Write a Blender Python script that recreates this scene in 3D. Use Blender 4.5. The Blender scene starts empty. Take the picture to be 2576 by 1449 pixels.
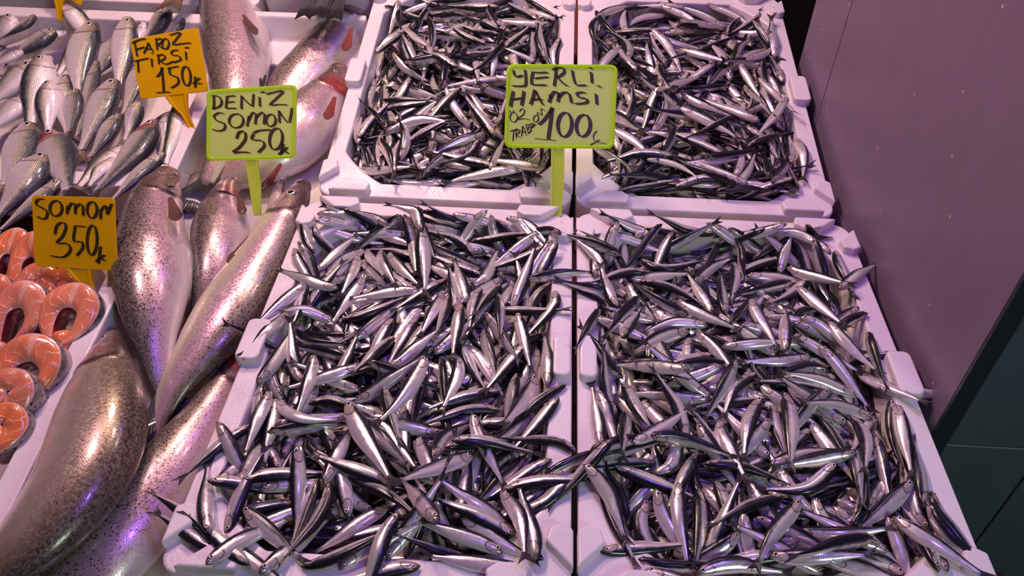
import bpy, math, random
import numpy as np
from mathutils import Matrix, Vector

# ------------------------------------------------------------------ camera, world, lights, exposure
SC = bpy.context.scene
COL = SC.collection
SC.view_settings.view_transform = 'Standard'
SC.view_settings.look = 'None'
SC.view_settings.gamma = 1.0
SC.view_settings.exposure = 0.1
FPX = 2054.0
PITCH, YAW, ROLL = math.radians(42.05), math.radians(-2.42), math.radians(1.2)
CAM = np.array([-.0486, -.9727, .72])

cam_d = bpy.data.cameras.new('camera')
cam_d.sensor_width = 36.0
cam_d.lens = 36.0 * FPX / 2576.0
cam_d.clip_start = .02
cam_o = bpy.data.objects.new('camera', cam_d)
COL.objects.link(cam_o)
_fw = Vector((math.sin(YAW) * math.cos(PITCH), math.cos(YAW) * math.cos(PITCH), -math.sin(PITCH)))
_r = Vector((math.cos(YAW), -math.sin(YAW), 0))
_u = _r.cross(_fw)
_r2 = math.cos(ROLL) * _r + math.sin(ROLL) * _u
_u2 = -math.sin(ROLL) * _r + math.cos(ROLL) * _u
_m = Matrix((_r2, _u2, -_fw)).transposed().to_4x4()
_m.translation = Vector(CAM)
cam_o.matrix_world = _m
SC.camera = cam_o

world = bpy.data.worlds.new('World')
SC.world = world
world.use_nodes = True
_bg = world.node_tree.nodes['Background']
_bg.inputs[0].default_value = (.55, .40, .55, 1)
_bg.inputs[1].default_value = .055


def lamp(name, kind, loc, energy, color, size=.1, size_y=None, target=(0, 0, 0), spread=None, angle=None):
    d = bpy.data.lights.new(name, kind)
    d.energy = energy
    d.color = color
    if kind == 'AREA':
        d.shape = 'RECTANGLE' if size_y else 'DISK'
        d.size = size
        if size_y:
            d.size_y = size_y
        if spread:
            d.spread = spread
    elif kind == 'SPOT':
        d.spot_size = angle or 1.2
        d.spot_blend = .6
        d.shadow_soft_size = size
    else:
        d.shadow_soft_size = size
    o = bpy.data.objects.new(name, d)
    o.location = loc
    o.rotation_euler = (Vector(target) - Vector(loc)).to_track_quat('-Z', 'Y').to_euler()
    COL.objects.link(o)
    return o


WARM, PINK, BLUE = (1, .68, .56), (1, .58, .66), (.13, .05, 1)
lamp('lamp_warm', 'AREA', (-.55, .80, 1.15), 10.6, WARM, .18, target=(0, -.05, 0))
lamp('lamp_warm', 'AREA', (-.15, .70, 1.30), 2.6, WARM, .13, target=(0, -.05, 0))
lamp('lamp_warm', 'AREA', (.30, .75, 1.35), 1.3, WARM, .13, target=(0, -.05, 0))
lamp('lamp_pink', 'AREA', (-.75, .25, 1.35), 9.2, PINK, .26, target=(0, -.05, 0))
lamp('lamp_blue', 'AREA', (.72, .15, 1.30), 4.2, BLUE, .06, target=(0, -.05, 0))
lamp('lamp_blue', 'AREA', (.15, .90, 1.20), 1.0, BLUE, .06, target=(0, -.05, 0))
lamp('lamp_violet', 'AREA', (.35, -.55, 1.40), 5.0, (.26, .11, 1), .12, target=(0, -.05, 0))
lamp('lamp_aisle', 'AREA', (1.0, -1.75, 1.05), 8, (.80, 1, .84), .5, target=(.2, -.2, -.1))

# ------------------------------------------------------------------ helpers
RNG = np.random.default_rng(7)


def tag(o, label=None, cat=None, group=None, kind=None):
    if label: o['label'] = label
    if cat: o['category'] = cat
    if group: o['group'] = group
    if kind: o['kind'] = kind
    return o


def mesh(name, verts, faces, mat=None, parent=None, smooth=True, attrs=None, loc=None, mats=None, midx=None):
    """one mesh object; loc = origin in world, verts are given in world coordinates"""
    verts = np.asarray(verts, float)
    if loc is None:
        loc = np.zeros(3)
    loc = np.asarray(loc, float)
    me = bpy.data.meshes.new(name)
    if isinstance(faces, np.ndarray):
        k = faces.shape[1]
        n = len(faces)
        me.vertices.add(len(verts))
        me.vertices.foreach_set('co', (verts - loc).ravel())
        me.loops.add(n * k)
        me.loops.foreach_set('vertex_index', faces.astype(np.int32).ravel())
        me.polygons.add(n)
        me.polygons.foreach_set('loop_start', np.arange(0, n * k, k, dtype=np.int32))
        me.polygons.foreach_set('loop_total', np.full(n, k, dtype=np.int32))
        me.update(calc_edges=True)
    else:
        me.from_pydata([tuple(v) for v in verts - loc], [], [tuple(int(i) for i in f) for f in faces])
    if attrs:
        for k2, a in attrs.items():
            at = me.attributes.new(k2, 'FLOAT', 'POINT')
            at.data.foreach_set('value', np.asarray(a, np.float32))
    for m in (mats or ([mat] if mat else [])):
        me.materials.append(m)
    if midx is not None:
        me.polygons.foreach_set('material_index', np.asarray(midx, np.int32))
    if smooth:
        me.polygons.foreach_set('use_smooth', np.ones(len(me.polygons), bool))
    me.validate()
    o = bpy.data.objects.new(name, me)
    COL.objects.link(o)
    if parent is not None:
        o.parent = parent
        o.location = Vector(loc) - Vector(parent.get('_w', parent.location))
        o['_w'] = tuple(loc)
    else:
        o.location = Vector(loc)
        o['_w'] = tuple(loc)
    return o


def empty(name, loc):
    o = bpy.data.objects.new(name, None)
    o.empty_display_size = .02
    o.location = loc
    o['_w'] = tuple(float(x) for x in loc)
    COL.objects.link(o)
    return o


def bevel(o, w, seg=2, angle=35):
    b = o.modifiers.new('Bevel', 'BEVEL')
    b.width = w
    b.segments = seg
    b.limit_method = 'ANGLE'
    b.angle_limit = math.radians(angle)
    return o


def unit(v):
    v = np.asarray(v, float)
    return v / np.maximum(np.linalg.norm(v, axis=-1, keepdims=True), 1e-12)


def box_vf(x0, x1, y0, y1, z0, z1):
    v = [(x, y, z) for z in (z0, z1) for y in (y0, y1) for x in (x0, x1)]
    f = [(0, 2, 3, 1), (4, 5, 7, 6), (0, 1, 5, 4), (2, 6, 7, 3), (0, 4, 6, 2), (1, 3, 7, 5)]
    return np.array(v, float), f


# ------------------------------------------------------------------ materials
class NT:
    def __init__(self, name):
        self.m = bpy.data.materials.new(name)
        self.m.use_nodes = True
        self.t = self.m.node_tree
        self.b = self.t.nodes['Principled BSDF']

    def n(self, typ, **kw):
        x = self.t.nodes.new(typ)
        for k, v in kw.items():
            if k.startswith('i_'):
                key = k[2:]
                x.inputs[int(key) if key.isdigit() else key].default_value = v
            else:
                setattr(x, k, v)
        return x

    def l(self, a, b):
        self.t.links.new(a, b)

    def attr(self, name):
        return self.n('ShaderNodeAttribute', attribute_name=name).outputs['Fac']

    def math(self, op, a, b=None, c=None, clamp=False):
        x = self.n('ShaderNodeMath', operation=op)
        x.use_clamp = clamp
        for i, v in enumerate((a, b, c)):
            if v is None: continue
            if isinstance(v, (int, float)): x.inputs[i].default_value = v
            else: self.l(v, x.inputs[i])
        return x.outputs[0]

    def ramp(self, fac, stops, interp='LINEAR'):
        x = self.n('ShaderNodeValToRGB')
        x.color_ramp.interpolation = interp
        e = x.color_ramp.elements
        while len(e) < len(stops): e.new(.5)
        for i, (p, c) in enumerate(stops):
            e[i].position = p
            if isinstance(c, (int, float)): c = (c, c, c)
            e[i].color = (*c, 1)
        self.l(fac, x.inputs[0])
        return x.outputs[0]

    def mix(self, fac, a, b, blend='MIX'):
        x = self.n('ShaderNodeMix', data_type='RGBA', blend_type=blend)
        for s, v in ((0, fac), (6, a), (7, b)):
            if isinstance(v, (int, float)): x.inputs[s].default_value = v
            elif isinstance(v, tuple): x.inputs[s].default_value = (*v, 1)
            else: self.l(v, x.inputs[s])
        return x.outputs[2]

    def noise(self, vec, scale, detail=3, rough=.55):
        x = self.n('ShaderNodeTexNoise', i_Scale=scale, i_Detail=detail, i_Roughness=rough)
        if vec is not None: self.l(vec, x.inputs['Vector'])
        return x.outputs['Fac']

    def voro(self, vec, scale, feature='F1', out='Distance', rnd=1.0):
        x = self.n('ShaderNodeTexVoronoi', feature=feature, i_Scale=scale, i_Randomness=rnd)
        if vec is not None: self.l(vec, x.inputs['Vector'])
        return x.outputs[out]

    def obj(self):
        return self.n('ShaderNodeTexCoord').outputs['Object']

    def vec(self, a, b, c=0.0):
        x = self.n('ShaderNodeCombineXYZ')
        for i, v in enumerate((a, b, c)):
            if isinstance(v, (int, float)): x.inputs[i].default_value = v
            else: self.l(v, x.inputs[i])
        return x.outputs[0]

    def bump(self, h, strength=.3, dist=.001):
        x = self.n('ShaderNodeBump', i_Strength=strength, i_Distance=dist)
        self.l(h, x.inputs['Height'])
        self.l(x.outputs[0], self.b.inputs['Normal'])

    def set(self, **kw):
        for k, v in kw.items():
            s = self.b.inputs[k.replace('_', ' ')]
            if isinstance(v, tuple): s.default_value = (*v, 1) if s.type == 'RGBA' else v
            elif isinstance(v, (int, float)): s.default_value = v
            else: self.l(v, s)
        return self.m


def plain(name, col, rough=.5, metal=0.0, **kw):
    t = NT(name)
    return t.set(Base_Color=col, Roughness=rough, Metallic=metal, **kw)


def m_foam():
    t = NT('foam')
    o = t.obj()
    d = t.voro(o, 330)
    h = t.math('MULTIPLY', d, d)
    n = t.noise(o, 14, 4)
    st = t.noise(o, 38, 5, .7)
    stain = t.ramp(st, [(.60, 0.0), (.72, .35), (.80, .6)])
    c = t.mix(n, (.77, .70, .72), (.86, .79, .81))
    c = t.mix(t.math('MULTIPLY', stain, .35), c, (.42, .30, .26))
    t.bump(h, .2, .0008)
    return t.set(Base_Color=c, Roughness=t.ramp(n, [(.35, .22), (.6, .5)]), Specular_IOR_Level=.45)


def m_anchovy():
    t = NT('anchovy_skin')
    s, v, rnd = t.attr('s'), t.attr('v'), t.attr('rnd')
    o = t.obj()
    wob = t.math('MULTIPLY_ADD', t.noise(t.vec(t.math('MULTIPLY', s, 7.0), v, t.math('MULTIPLY', rnd, 40.0)), 2.0), .10, -.05)
    v2 = t.math('ADD', v, wob)
    body = t.ramp(v2, [(0, (.006, .006, .010)), (.29, (.010, .010, .016)), (.35, (.05, .055, .09)), (.40, (.52, .52, .56)),
                       (.46, (.90, .87, .88)), (.62, (.84, .80, .82)), (.80, (.92, .86, .88)), (1, (.92, .86, .86))])
    # ribs: fine chevrons along the flank
    rib = t.math('SINE', t.math('MULTIPLY', t.math('ADD', s, t.math('MULTIPLY', t.math('ABSOLUTE', t.math('SUBTRACT', v, .5)), .16)), 260.0))
    ribm = t.math('MULTIPLY', rib, t.ramp(s, [(.2, 0), (.32, 1), (.8, .7), (.95, 0)]))
    body = t.mix(t.math('MULTIPLY_ADD', ribm, .035, .05), body, (.10, .09, .12))
    tint = t.mix(rnd, (.90, .95, .72), (1, .86, .95))
    body = t.mix(.55, body, tint, 'MULTIPLY')
    # head: coppery plates, dark crown, gill line
    hd = t.ramp(v2, [(0, (.012, .010, .012)), (.20, (.03, .022, .02)), (.27, (.30, .20, .16)), (.42, (.66, .55, .50)), (.65, (.74, .66, .64)), (1, (.80, .72, .70))])
    hn = t.noise(o, 420, 3)
    hd = t.mix(t.ramp(hn, [(.52, 0), (.66, .5)]), hd, (.22, .10, .06))
    gl = t.math('ADD', s, t.math('MULTIPLY', t.math('SUBTRACT', v, .55), t.math('SUBTRACT', v, .55)))
    ish = t.ramp(gl, [(.205, 1), (.215, 0)])
    col = t.mix(ish, body, hd)
    gill = t.ramp(gl, [(.196, 0), (.207, .9), (.216, .9), (.228, 0)])
    col = t.mix(t.math('MULTIPLY', gill, t.ramp(v, [(.22, 0), (.3, .8), (.8, .8), (.95, 0)])), col, (.05, .022, .02))
    mouth = t.ramp(t.math('ABSOLUTE', t.math('SUBTRACT', v, t.math('MULTIPLY_ADD', s, .9, .56))), [(.0, 1), (.03, 0)])
    col = t.mix(t.math('MULTIPLY', mouth, t.ramp(s, [(.0, .8), (.10, .7), (.14, 0)])), col, (.06, .03, .03))
    col = t.mix(t.ramp(s, [(.93, 0), (1, .85)]), col, (.05, .045, .05))
    tip = t.ramp(s, [(.0, .85), (.035, .5), (.06, 0)])
    col = t.mix(tip, col, (.05, .03, .03))
    met = t.ramp(v2, [(.31, .0), (.41, .55), (.75, .5), (.95, .2)])
    rg = t.ramp(t.noise(o, 120, 1), [(.35, .17), (.65, .29)])
    t.bump(t.math('ADD', t.math('MULTIPLY', ribm, .28), t.noise(o, 160, 1)), .10, .0005)
    return t.set(Base_Color=col, Metallic=met, Roughness=rg, Specular_IOR_Level=.45, Coat_Weight=.15, Coat_Roughness=.08)


def m_eye(name, ring, pup=(.006, .006, .01)):
    t = NT(name)
    r = t.attr('r')
    c = t.ramp(r, [(.0, pup), (.46, pup), (.52, ring), (.80, ring), (.88, (.03, .02, .02)), (1, (.04, .025, .02))])
    return t.set(Base_Color=c, Roughness=.08, Metallic=.25, Coat_Weight=.6, Coat_Roughness=.03)


def m_fin(name, base, edge, ray=70.0):
    t = NT(name)
    a, r = t.attr('a'), t.attr('r')
    ry = t.math('SINE', t.math('MULTIPLY', a, ray))
    c = t.mix(t.ramp(r, [(.2, 0), (.95, 1)]), base, edge)
    c = t.mix(t.math('MULTIPLY_ADD', ry, .22, .22), c, (.015, .012, .014))
    t.bump(ry, .5, .0006)
    return t.set(Base_Color=c, Roughness=.28, Specular_IOR_Level=.6, Coat_Weight=.3, Coat_Roughness=.1)


def m_salmon(name, back, mid, band, belly, spots=.55, gold=.5, shift=0.0):
    t = NT(name)
    s, v, red, rnd = t.attr('s'), t.attr('v'), t.attr('red'), t.attr('rnd')
    uv = t.vec(t.math('MULTIPLY', s, 5.2), t.math('MULTIPLY', v, 1.55), rnd)
    nz = t.noise(uv, 3.0, 4)
    v2 = t.math('ADD', v, t.math('MULTIPLY_ADD', nz, .16, shift - .08))
    body = t.ramp(v2, [(0, back), (.22, back), (.38, mid), (.50, band), (.57, band), (.72, belly), (1, belly)])
    # scales: hex-like cells with dark edges
    cell = t.n('ShaderNodeTexVoronoi', feature='F1', i_Scale=38.0, i_Randomness=.28)
    rot = t.n('ShaderNodeMapping')
    rot.inputs['Rotation'].default_value = (0, 0, .785)
    t.l(uv, rot.inputs[0])
    t.l(rot.outputs[0], cell.inputs['Vector'])
    cd = cell.outputs['Distance']
    rndc = t.n('ShaderNodeSeparateColor')
    t.l(cell.outputs['Color'], rndc.inputs[0])
    edge = t.ramp(cd, [(.30, 0), (.62, 1)])
    body = t.mix(t.math('MULTIPLY', edge, .20), body, (.10, .07, .08))
    body = t.mix(t.math('MULTIPLY', rndc.outputs[0], .25), body, (.72, .58, .42) if gold > .4 else (.75, .68, .62))
    # black spots, dense near the back
    sp = t.voro(t.vec(t.math('MULTIPLY', s, 5.2), t.math('MULTIPLY', v, 1.75), rnd), 19.0)
    dens = t.ramp(v2, [(0, .46), (.30, .42), (.52, .28), (.68, .14), (.85, .0)])
    sp2 = t.voro(t.vec(t.math('MULTIPLY', s, 5.2), t.math('MULTIPLY', v, 1.75), t.math('ADD', rnd, 3.0)), 44.0)
    spot = t.math('MULTIPLY', t.math('LESS_THAN', sp, t.math('MULTIPLY', dens, spots * 1.25)), .88)
    spot2 = t.math('MULTIPLY', t.math('LESS_THAN', sp2, t.math('MULTIPLY', dens, spots * 1.2)), .75)
    body = t.mix(t.math('MAXIMUM', spot, spot2), body, (.016, .012, .012))
    # head
    hn = t.noise(uv, 9.0, 4, .65)
    hd = t.ramp(v2, [(0, (.03, .022, .022)), (.25, (.06, .042, .04)), (.40, (.22, .15, .14)), (.6, (.46, .33, .31)), (1, (.60, .47, .45))])
    hd = t.mix(t.ramp(hn, [(.48, 0), (.62, .75)]), hd, (.16, .08, .07))
    gl = t.math('ADD', s, t.math('MULTIPLY', t.math('SUBTRACT', v, .55), t.math('MULTIPLY', t.math('SUBTRACT', v, .55), .35)))
    ish = t.ramp(gl, [(.205, 1), (.212, 0)])
    col = t.mix(ish, body, hd)
    gill = t.ramp(gl, [(.190, 0), (.206, 1), (.214, 1), (.226, 0)])
    col = t.mix(t.math('MULTIPLY', gill, t.ramp(v, [(.18, 0), (.3, .85), (.9, .85)])), col, (.06, .025, .03))
    mouth = t.ramp(t.math('ABSOLUTE', t.math('SUBTRACT', v, .66)), [(0, 1), (.02, 0)])
    col = t.mix(t.math('MULTIPLY', mouth, t.ramp(s, [(.0, .9), (.08, .8), (.1, 0)])), col, (.06, .025, .03))
    col = t.mix(t.math('MULTIPLY', red, t.ramp(hn, [(.35, .55), (.6, 1)])), col, (.50, .06, .05))
    rg = t.math('MULTIPLY_ADD', rndc.outputs[1], .26, .16)
    hgt = t.math('ADD', t.math('MULTIPLY', edge, -.6), t.math('MULTIPLY', rndc.outputs[2], .55))
    t.bump(t.math('ADD', hgt, t.math('MULTIPLY', hn, .5)), .12, .0005)
    met = t.ramp(v2, [(.15, .1), (.4, .45), (.6, .45), (.85, .1)])
    return t.set(Base_Color=col, Roughness=rg, Metallic=met, Specular_IOR_Level=.6, Coat_Weight=.45, Coat_Roughness=.09)


def m_shad():
    t = NT('shad_skin')
    s, v, red, rnd = t.attr('s'), t.attr('v'), t.attr('red'), t.attr('rnd')
    uv = t.vec(t.math('MULTIPLY', s, 4.5), t.math('MULTIPLY', v, 1.3), rnd)
    nz = t.noise(uv, 4.0, 4)
    v2 = t.math('ADD', v, t.math('MULTIPLY_ADD', nz, .12, -.06))
    body = t.ramp(v2, [(0, (.014, .018, .030)), (.20, (.018, .024, .042)), (.28, (.05, .065, .085)), (.35, (.26, .28, .22)), (.43, (.70, .65, .50)),
                       (.54, (.88, .80, .80)), (.8, (.92, .84, .86)), (1, (.92, .84, .86))])
    sc = t.n('ShaderNodeTexVoronoi', feature='F1', i_Scale=22.0, i_Randomness=.3)
    t.l(uv, sc.inputs['Vector'])
    edge = t.ramp(sc.outputs['Distance'], [(.3, 0), (.65, 1)])
    body = t.mix(t.math('MULTIPLY', edge, .22), body, (.10, .10, .10))
    hn = t.noise(uv, 11.0, 3)
    hd = t.ramp(v2, [(0, (.025, .025, .03)), (.2, (.07, .065, .055)), (.33, (.36, .30, .22)), (.45, (.66, .58, .50)), (.6, (.78, .68, .68)), (1, (.84, .74, .76))])
    hd = t.mix(t.ramp(hn, [(.55, 0), (.7, .4)]), hd, (.34, .24, .16))
    gl = t.math('ADD', s, t.math('MULTIPLY', t.math('SUBTRACT', v, .55), t.math('MULTIPLY', t.math('SUBTRACT', v, .55), .4)))
    col = t.mix(t.ramp(gl, [(.22, 1), (.228, 0)]), body, hd)
    gill = t.ramp(gl, [(.208, 0), (.222, 1), (.230, 1), (.24, 0)])
    col = t.mix(t.math('MULTIPLY', gill, t.ramp(v, [(.2, 0), (.3, .7), (.9, .7)])), col, (.10, .05, .05))
    col = t.mix(red, col, (.36, .015, .02))
    col = t.mix(t.ramp(s, [(.0, .6), (.04, 0)]), col, (.10, .05, .05))
    met = t.ramp(v2, [(.2, .1), (.4, .38), (.6, .28), (.85, .05)])
    t.bump(t.math('ADD', t.math('MULTIPLY', edge, -.5), nz), .4, .0012)
    return t.set(Base_Color=col, Metallic=met, Roughness=t.ramp(hn, [(.3, .16), (.7, .36)]), Specular_IOR_Level=.6, Coat_Weight=.4, Coat_Roughness=.08)


def m_flesh():
    t = NT('salmon_flesh')
    a, r, rnd = t.attr('a'), t.attr('r'), t.attr('rnd')
    o = t.obj()
    n = t.noise(o, 45, 4)
    w = t.math('ADD', t.math('MULTIPLY', a, 74.0), t.math('MULTIPLY', t.math('ABSOLUTE', t.math('SUBTRACT', r, .5)), -11.0))
    w = t.math('ADD', w, t.math('MULTIPLY', n, 10.0))
    line = t.ramp(t.math('SINE', w), [(.72, 0), (.97, 1)])
    base = t.mix(rnd, (.86, .22, .05), (.84, .32, .20))
    base = t.mix(t.ramp(n, [(.35, 0), (.7, .6)]), base, (.76, .18, .10))
    c = t.mix(t.math('MULTIPLY', line, .36), base, (.92, .60, .42))
    mid = t.ramp(t.math('ABSOLUTE', t.math('SUBTRACT', a, .5)), [(.0, 1), (.018, .7), (.03, 0)])
    c = t.mix(t.math('MULTIPLY', mid, .55), c, (.92, .66, .55))
    c = t.mix(t.ramp(r, [(.0, .75), (.10, .2), (.16, 0)]), c, (.80, .50, .45))
    c = t.mix(t.ramp(r, [(.93, 0), (.985, .8)]), c, (.82, .62, .58))
    c = t.mix(t.ramp(t.math('ABSOLUTE', t.math('SUBTRACT', a, .5)), [(.36, 0), (.5, .6)]), c, (.78, .40, .40))
    t.bump(t.math('ADD', line, n), .35, .0012)
    return t.set(Base_Color=c, Roughness=.22, Specular_IOR_Level=.55, Subsurface_Weight=.12, Subsurface_Radius=(.01, .004, .002), Coat_Weight=.3, Coat_Roughness=.08)


def m_cavity():
    t = NT('steak_cavity')
    n = t.noise(t.obj(), 70, 4)
    c = t.ramp(n, [(.3, (.10, .008, .012)), (.55, (.30, .03, .04)), (.75, (.62, .25, .25))])
    return t.set(Base_Color=c, Roughness=.2, Coat_Weight=.4)


def m_skinband():
    t = NT('steak_skin')
    o = t.obj()
    sp = t.voro(o, 160)
    n = t.noise(o, 60)
    c = t.mix(n, (.10, .07, .07), (.42, .33, .33))
    c = t.mix(t.math('LESS_THAN', sp, .3), c, (.02, .015, .015))
    t.bump(n, .3, .001)
    return t.set(Base_Color=c, Roughness=.25, Metallic=.25, Coat_Weight=.3)


def m_plate(name, mid, rim, trans=0.0):
    t = NT(name)
    e = t.attr('e')
    n = t.noise(t.obj(), 40, 4)
    sm = t.noise(t.obj(), 16, 3)
    f = t.math('ADD', e, t.math('MULTIPLY_ADD', n, .3, -.15))
    c = t.mix(t.ramp(f, [(.08, 0), (.30, 1)]), rim, mid)
    c = t.mix(t.ramp(sm, [(.55, 0), (.75, .25)]), c, rim)
    tr = t.n('ShaderNodeBsdfTranslucent')
    t.l(c, tr.inputs['Color'])
    mx = t.n('ShaderNodeMixShader')
    mx.inputs[0].default_value = trans
    t.l(t.b.outputs[0], mx.inputs[1])
    t.l(tr.outputs[0], mx.inputs[2])
    t.l(mx.outputs[0], t.t.nodes['Material Output'].inputs['Surface'])
    return t.set(Base_Color=c, Roughness=.25, Specular_IOR_Level=.5)


def m_slab():
    t = NT('mauve_stone')
    o = t.obj()
    mp = t.n('ShaderNodeMapping')
    mp.inputs['Scale'].default_value = (1, 5, 1.1)
    mp.inputs['Rotation'].default_value = (.25, 0, 0)
    t.l(o, mp.inputs[0])
    n = t.noise(mp.outputs[0], 5, 6, .6)
    g = t.noise(o, 900, 2)
    c = t.mix(n, (.160, .114, .19), (.23, .162, .26))
    c = t.mix(t.ramp(g, [(.45, 0), (.75, .4)]), c, (.18, .14, .16))
    spk = t.voro(o, 26)
    c = t.mix(t.math('MULTIPLY', t.math('LESS_THAN', spk, .055), .5), c, (.75, .68, .72))
    t.bump(g, .15, .0006)
    return t.set(Base_Color=c, Roughness=.42)


def m_teal():
    t = NT('teal_tile')
    o = t.obj()
    n = t.noise(o, 9, 5)
    g = t.noise(o, 500, 2)
    c = t.mix(n, (.055, .080, .095), (.085, .115, .130))
    c = t.mix(t.ramp(g, [(.5, 0), (.75, .3)]), c, (.02, .025, .03))
    return t.set(Base_Color=c, Roughness=.5)


M = dict(
    foam=m_foam(), anchovy=m_anchovy(),
    eye=m_eye('anchovy_eye', (.72, .66, .64)), bigeye=m_eye('fish_eye', (.70, .64, .50)),
    tail=m_fin('anchovy_fin', (.06, .05, .055), (.025, .02, .025), 60.0),
    sal_a=m_salmon('salmon_skin_rosy', (.065, .048, .038), (.30, .22, .20), (.74, .46, .54), (.80, .68, .69), .62, .3),
    sal_e=m_salmon('salmon_skin_pink', (.07, .05, .04), (.40, .30, .28), (.78, .50, .57), (.80, .68, .69), .38, .3, .03),
    sal_b=m_salmon('salmon_skin_silver', (.12, .09, .07), (.42, .33, .27), (.74, .47, .58), (.78, .70, .64), .62, .5),
    sal_d=m_salmon('salmon_skin_pearl', (.075, .052, .035), (.42, .34, .26), (.86, .54, .66), (.76, .74, .52), .50, .5, .11),
    sal_c=m_salmon('salmon_skin_olive', (.035, .026, .016), (.26, .19, .125), (.50, .41, .32), (.66, .59, .52), .30, .6, .03),
    shad=m_shad(),
    bass=plain('sea_bass_skin', (.05, .05, .065), .3, .2),
    fin_red=m_fin('salmon_fin_red', (.46, .08, .06), (.30, .07, .06)),
    fin_brown=m_fin('salmon_fin_brown', (.24, .10, .085), (.13, .065, .055)),
    fin_dark=m_fin('dark_fin', (.055, .05, .06), (.025, .022, .03)),
    fin_gold=m_fin('golden_fin', (.34, .24, .17), (.18, .12, .09)),
    flesh=m_flesh(), cavity=m_cavity(), band=m_skinband(),
    green=m_plate('green_plastic', (.90, 1.0, .46), (.72, 1.0, .06), .65),
    yellow=m_plate('yellow_plastic', (.88, .56, .004), (.90, .57, .005), .35),
    greenstem=m_plate('green_stem', (.80, .95, .16), (.62, .95, .03), .6),
    ink=plain('marker_ink', (.040, .028, .010), .35),
    slab=m_slab(), teal=m_teal(),
    void=plain('dark_back', (.012, .012, .014), .7),
    trim=plain('dark_trim', (.020, .026, .030), .4),
    counter=plain('counter_laminate', (.16, .045, .035), .35),
    seam=plain('joint', (.05, .035, .04), .8),
)

# ------------------------------------------------------------------ the setting
ZF = -.85


def struct(name, verts, faces, mat, **kw):
    o = mesh(name, verts, faces, mat, smooth=False, **kw)
    o['kind'] = 'structure'
    return o


v, f = box_vf(-3, 3, -3, 2.2, ZF - .05, ZF)
struct('floor', v, f, M['trim'])
v, f = box_vf(-3, 3, 1.5, 1.6, ZF, 2.2)
struct('wall_backdrop', v, f, M['void'])  # near-black backdrop added so the gap past the pillar reads as dark void
PX, PY0, PYS, PY1 = .412, -.3600, .280, .450
# pillar clad in mauve slabs on the stall side, dark tiles on the near side
v, f = box_vf(PX + .004, .95, PY0 + .006, PY1 - .002, ZF, 1.3)
pil = struct('wall_right', v, f, M['seam'])
for (y0, y1) in ((PY0, PYS - .0012), (PYS + .0012, PY1)):
    v, f = box_vf(PX, PX + .012, y0, y1, ZF, 1.3)
    bevel(struct('trim_1' if y0 == PY0 else 'trim_2', v, f, M['slab']), .0008, 1)
v, f = box_vf(PX + .0005, PX + .020, PY0 - .004, PY0 - .0002, ZF, 1.3)
struct('trim_3', v, f, M['trim'])
nt = 0
for (x0, x1) in ((PX + .0215, .544), (.5465, .95)):
    for (z0, z1) in ((ZF, -.642), (-.640, -.0415), (-.039, .56), (.5625, 1.3)):
        nt += 1
        v, f = box_vf(x0, x1, PY0 - .0035, PY0 + .006, z0, z1)
        bevel(struct('trim_%d' % (3 + nt), v, f, M['teal']), .001, 1)

TILT = math.tan(math.radians(9.2))
FY, FZ = .04, -.02        # front edge of the raised rear row


def far_z(y):
    return FZ + TILT * (y - FY)


# counter under the near row and the raised rear row
prof = [(-.75, ZF), (-.75, -.135), (.022, -.135), (.022, far_z(.022) - .135), (.95, far_z(.95) - .135), (.95, ZF)]
v = [(x, y, z) for x in (-1.5, .404) for (y, z) in prof]
n = len(prof)
f = [tuple(range(n)), tuple(range(2 * n - 1, n - 1, -1))] + [((i + 1) % n, i, i + n, (i + 1) % n + n) for i in range(n)]
cnt = mesh('display_counter', v, f, M['counter'], smooth=False, loc=(0, 0, ZF))
bevel(cnt, .004)
tag(cnt, 'brown stepped counter under the foam boxes, seen in the gap between them', 'counter')


# ------------------------------------------------------------------ foam boxes
def rrect(x0, x1, y0, y1, r, n=6, chamfer=False):
    pts = []
    for (cx, cy, a0) in ((x1 - r, y1 - r, 0), (x0 + r, y1 - r, 90), (x0 + r, y0 + r, 180), (x1 - r, y0 + r, 270)):
        for i in range(n):
            a = math.radians(a0 + 90 * i / (n - 1))
            if chamfer:                                   # flattened corner with softened ends
                t = i / (n - 1)
                p = (math.cos(math.radians(a0)) * (1 - t) + math.cos(math.radians(a0 + 90)) * t,
                     math.sin(math.radians(a0)) * (1 - t) + math.sin(math.radians(a0 + 90)) * t)
                q = (math.cos(a), math.sin(a))
                pts.append((cx + r * (.75 * p[0] + .25 * q[0]), cy + r * (.75 * p[1] + .25 * q[1])))
            else:
                pts.append((cx + r * math.cos(a), cy + r * math.sin(a)))
    return pts


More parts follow.
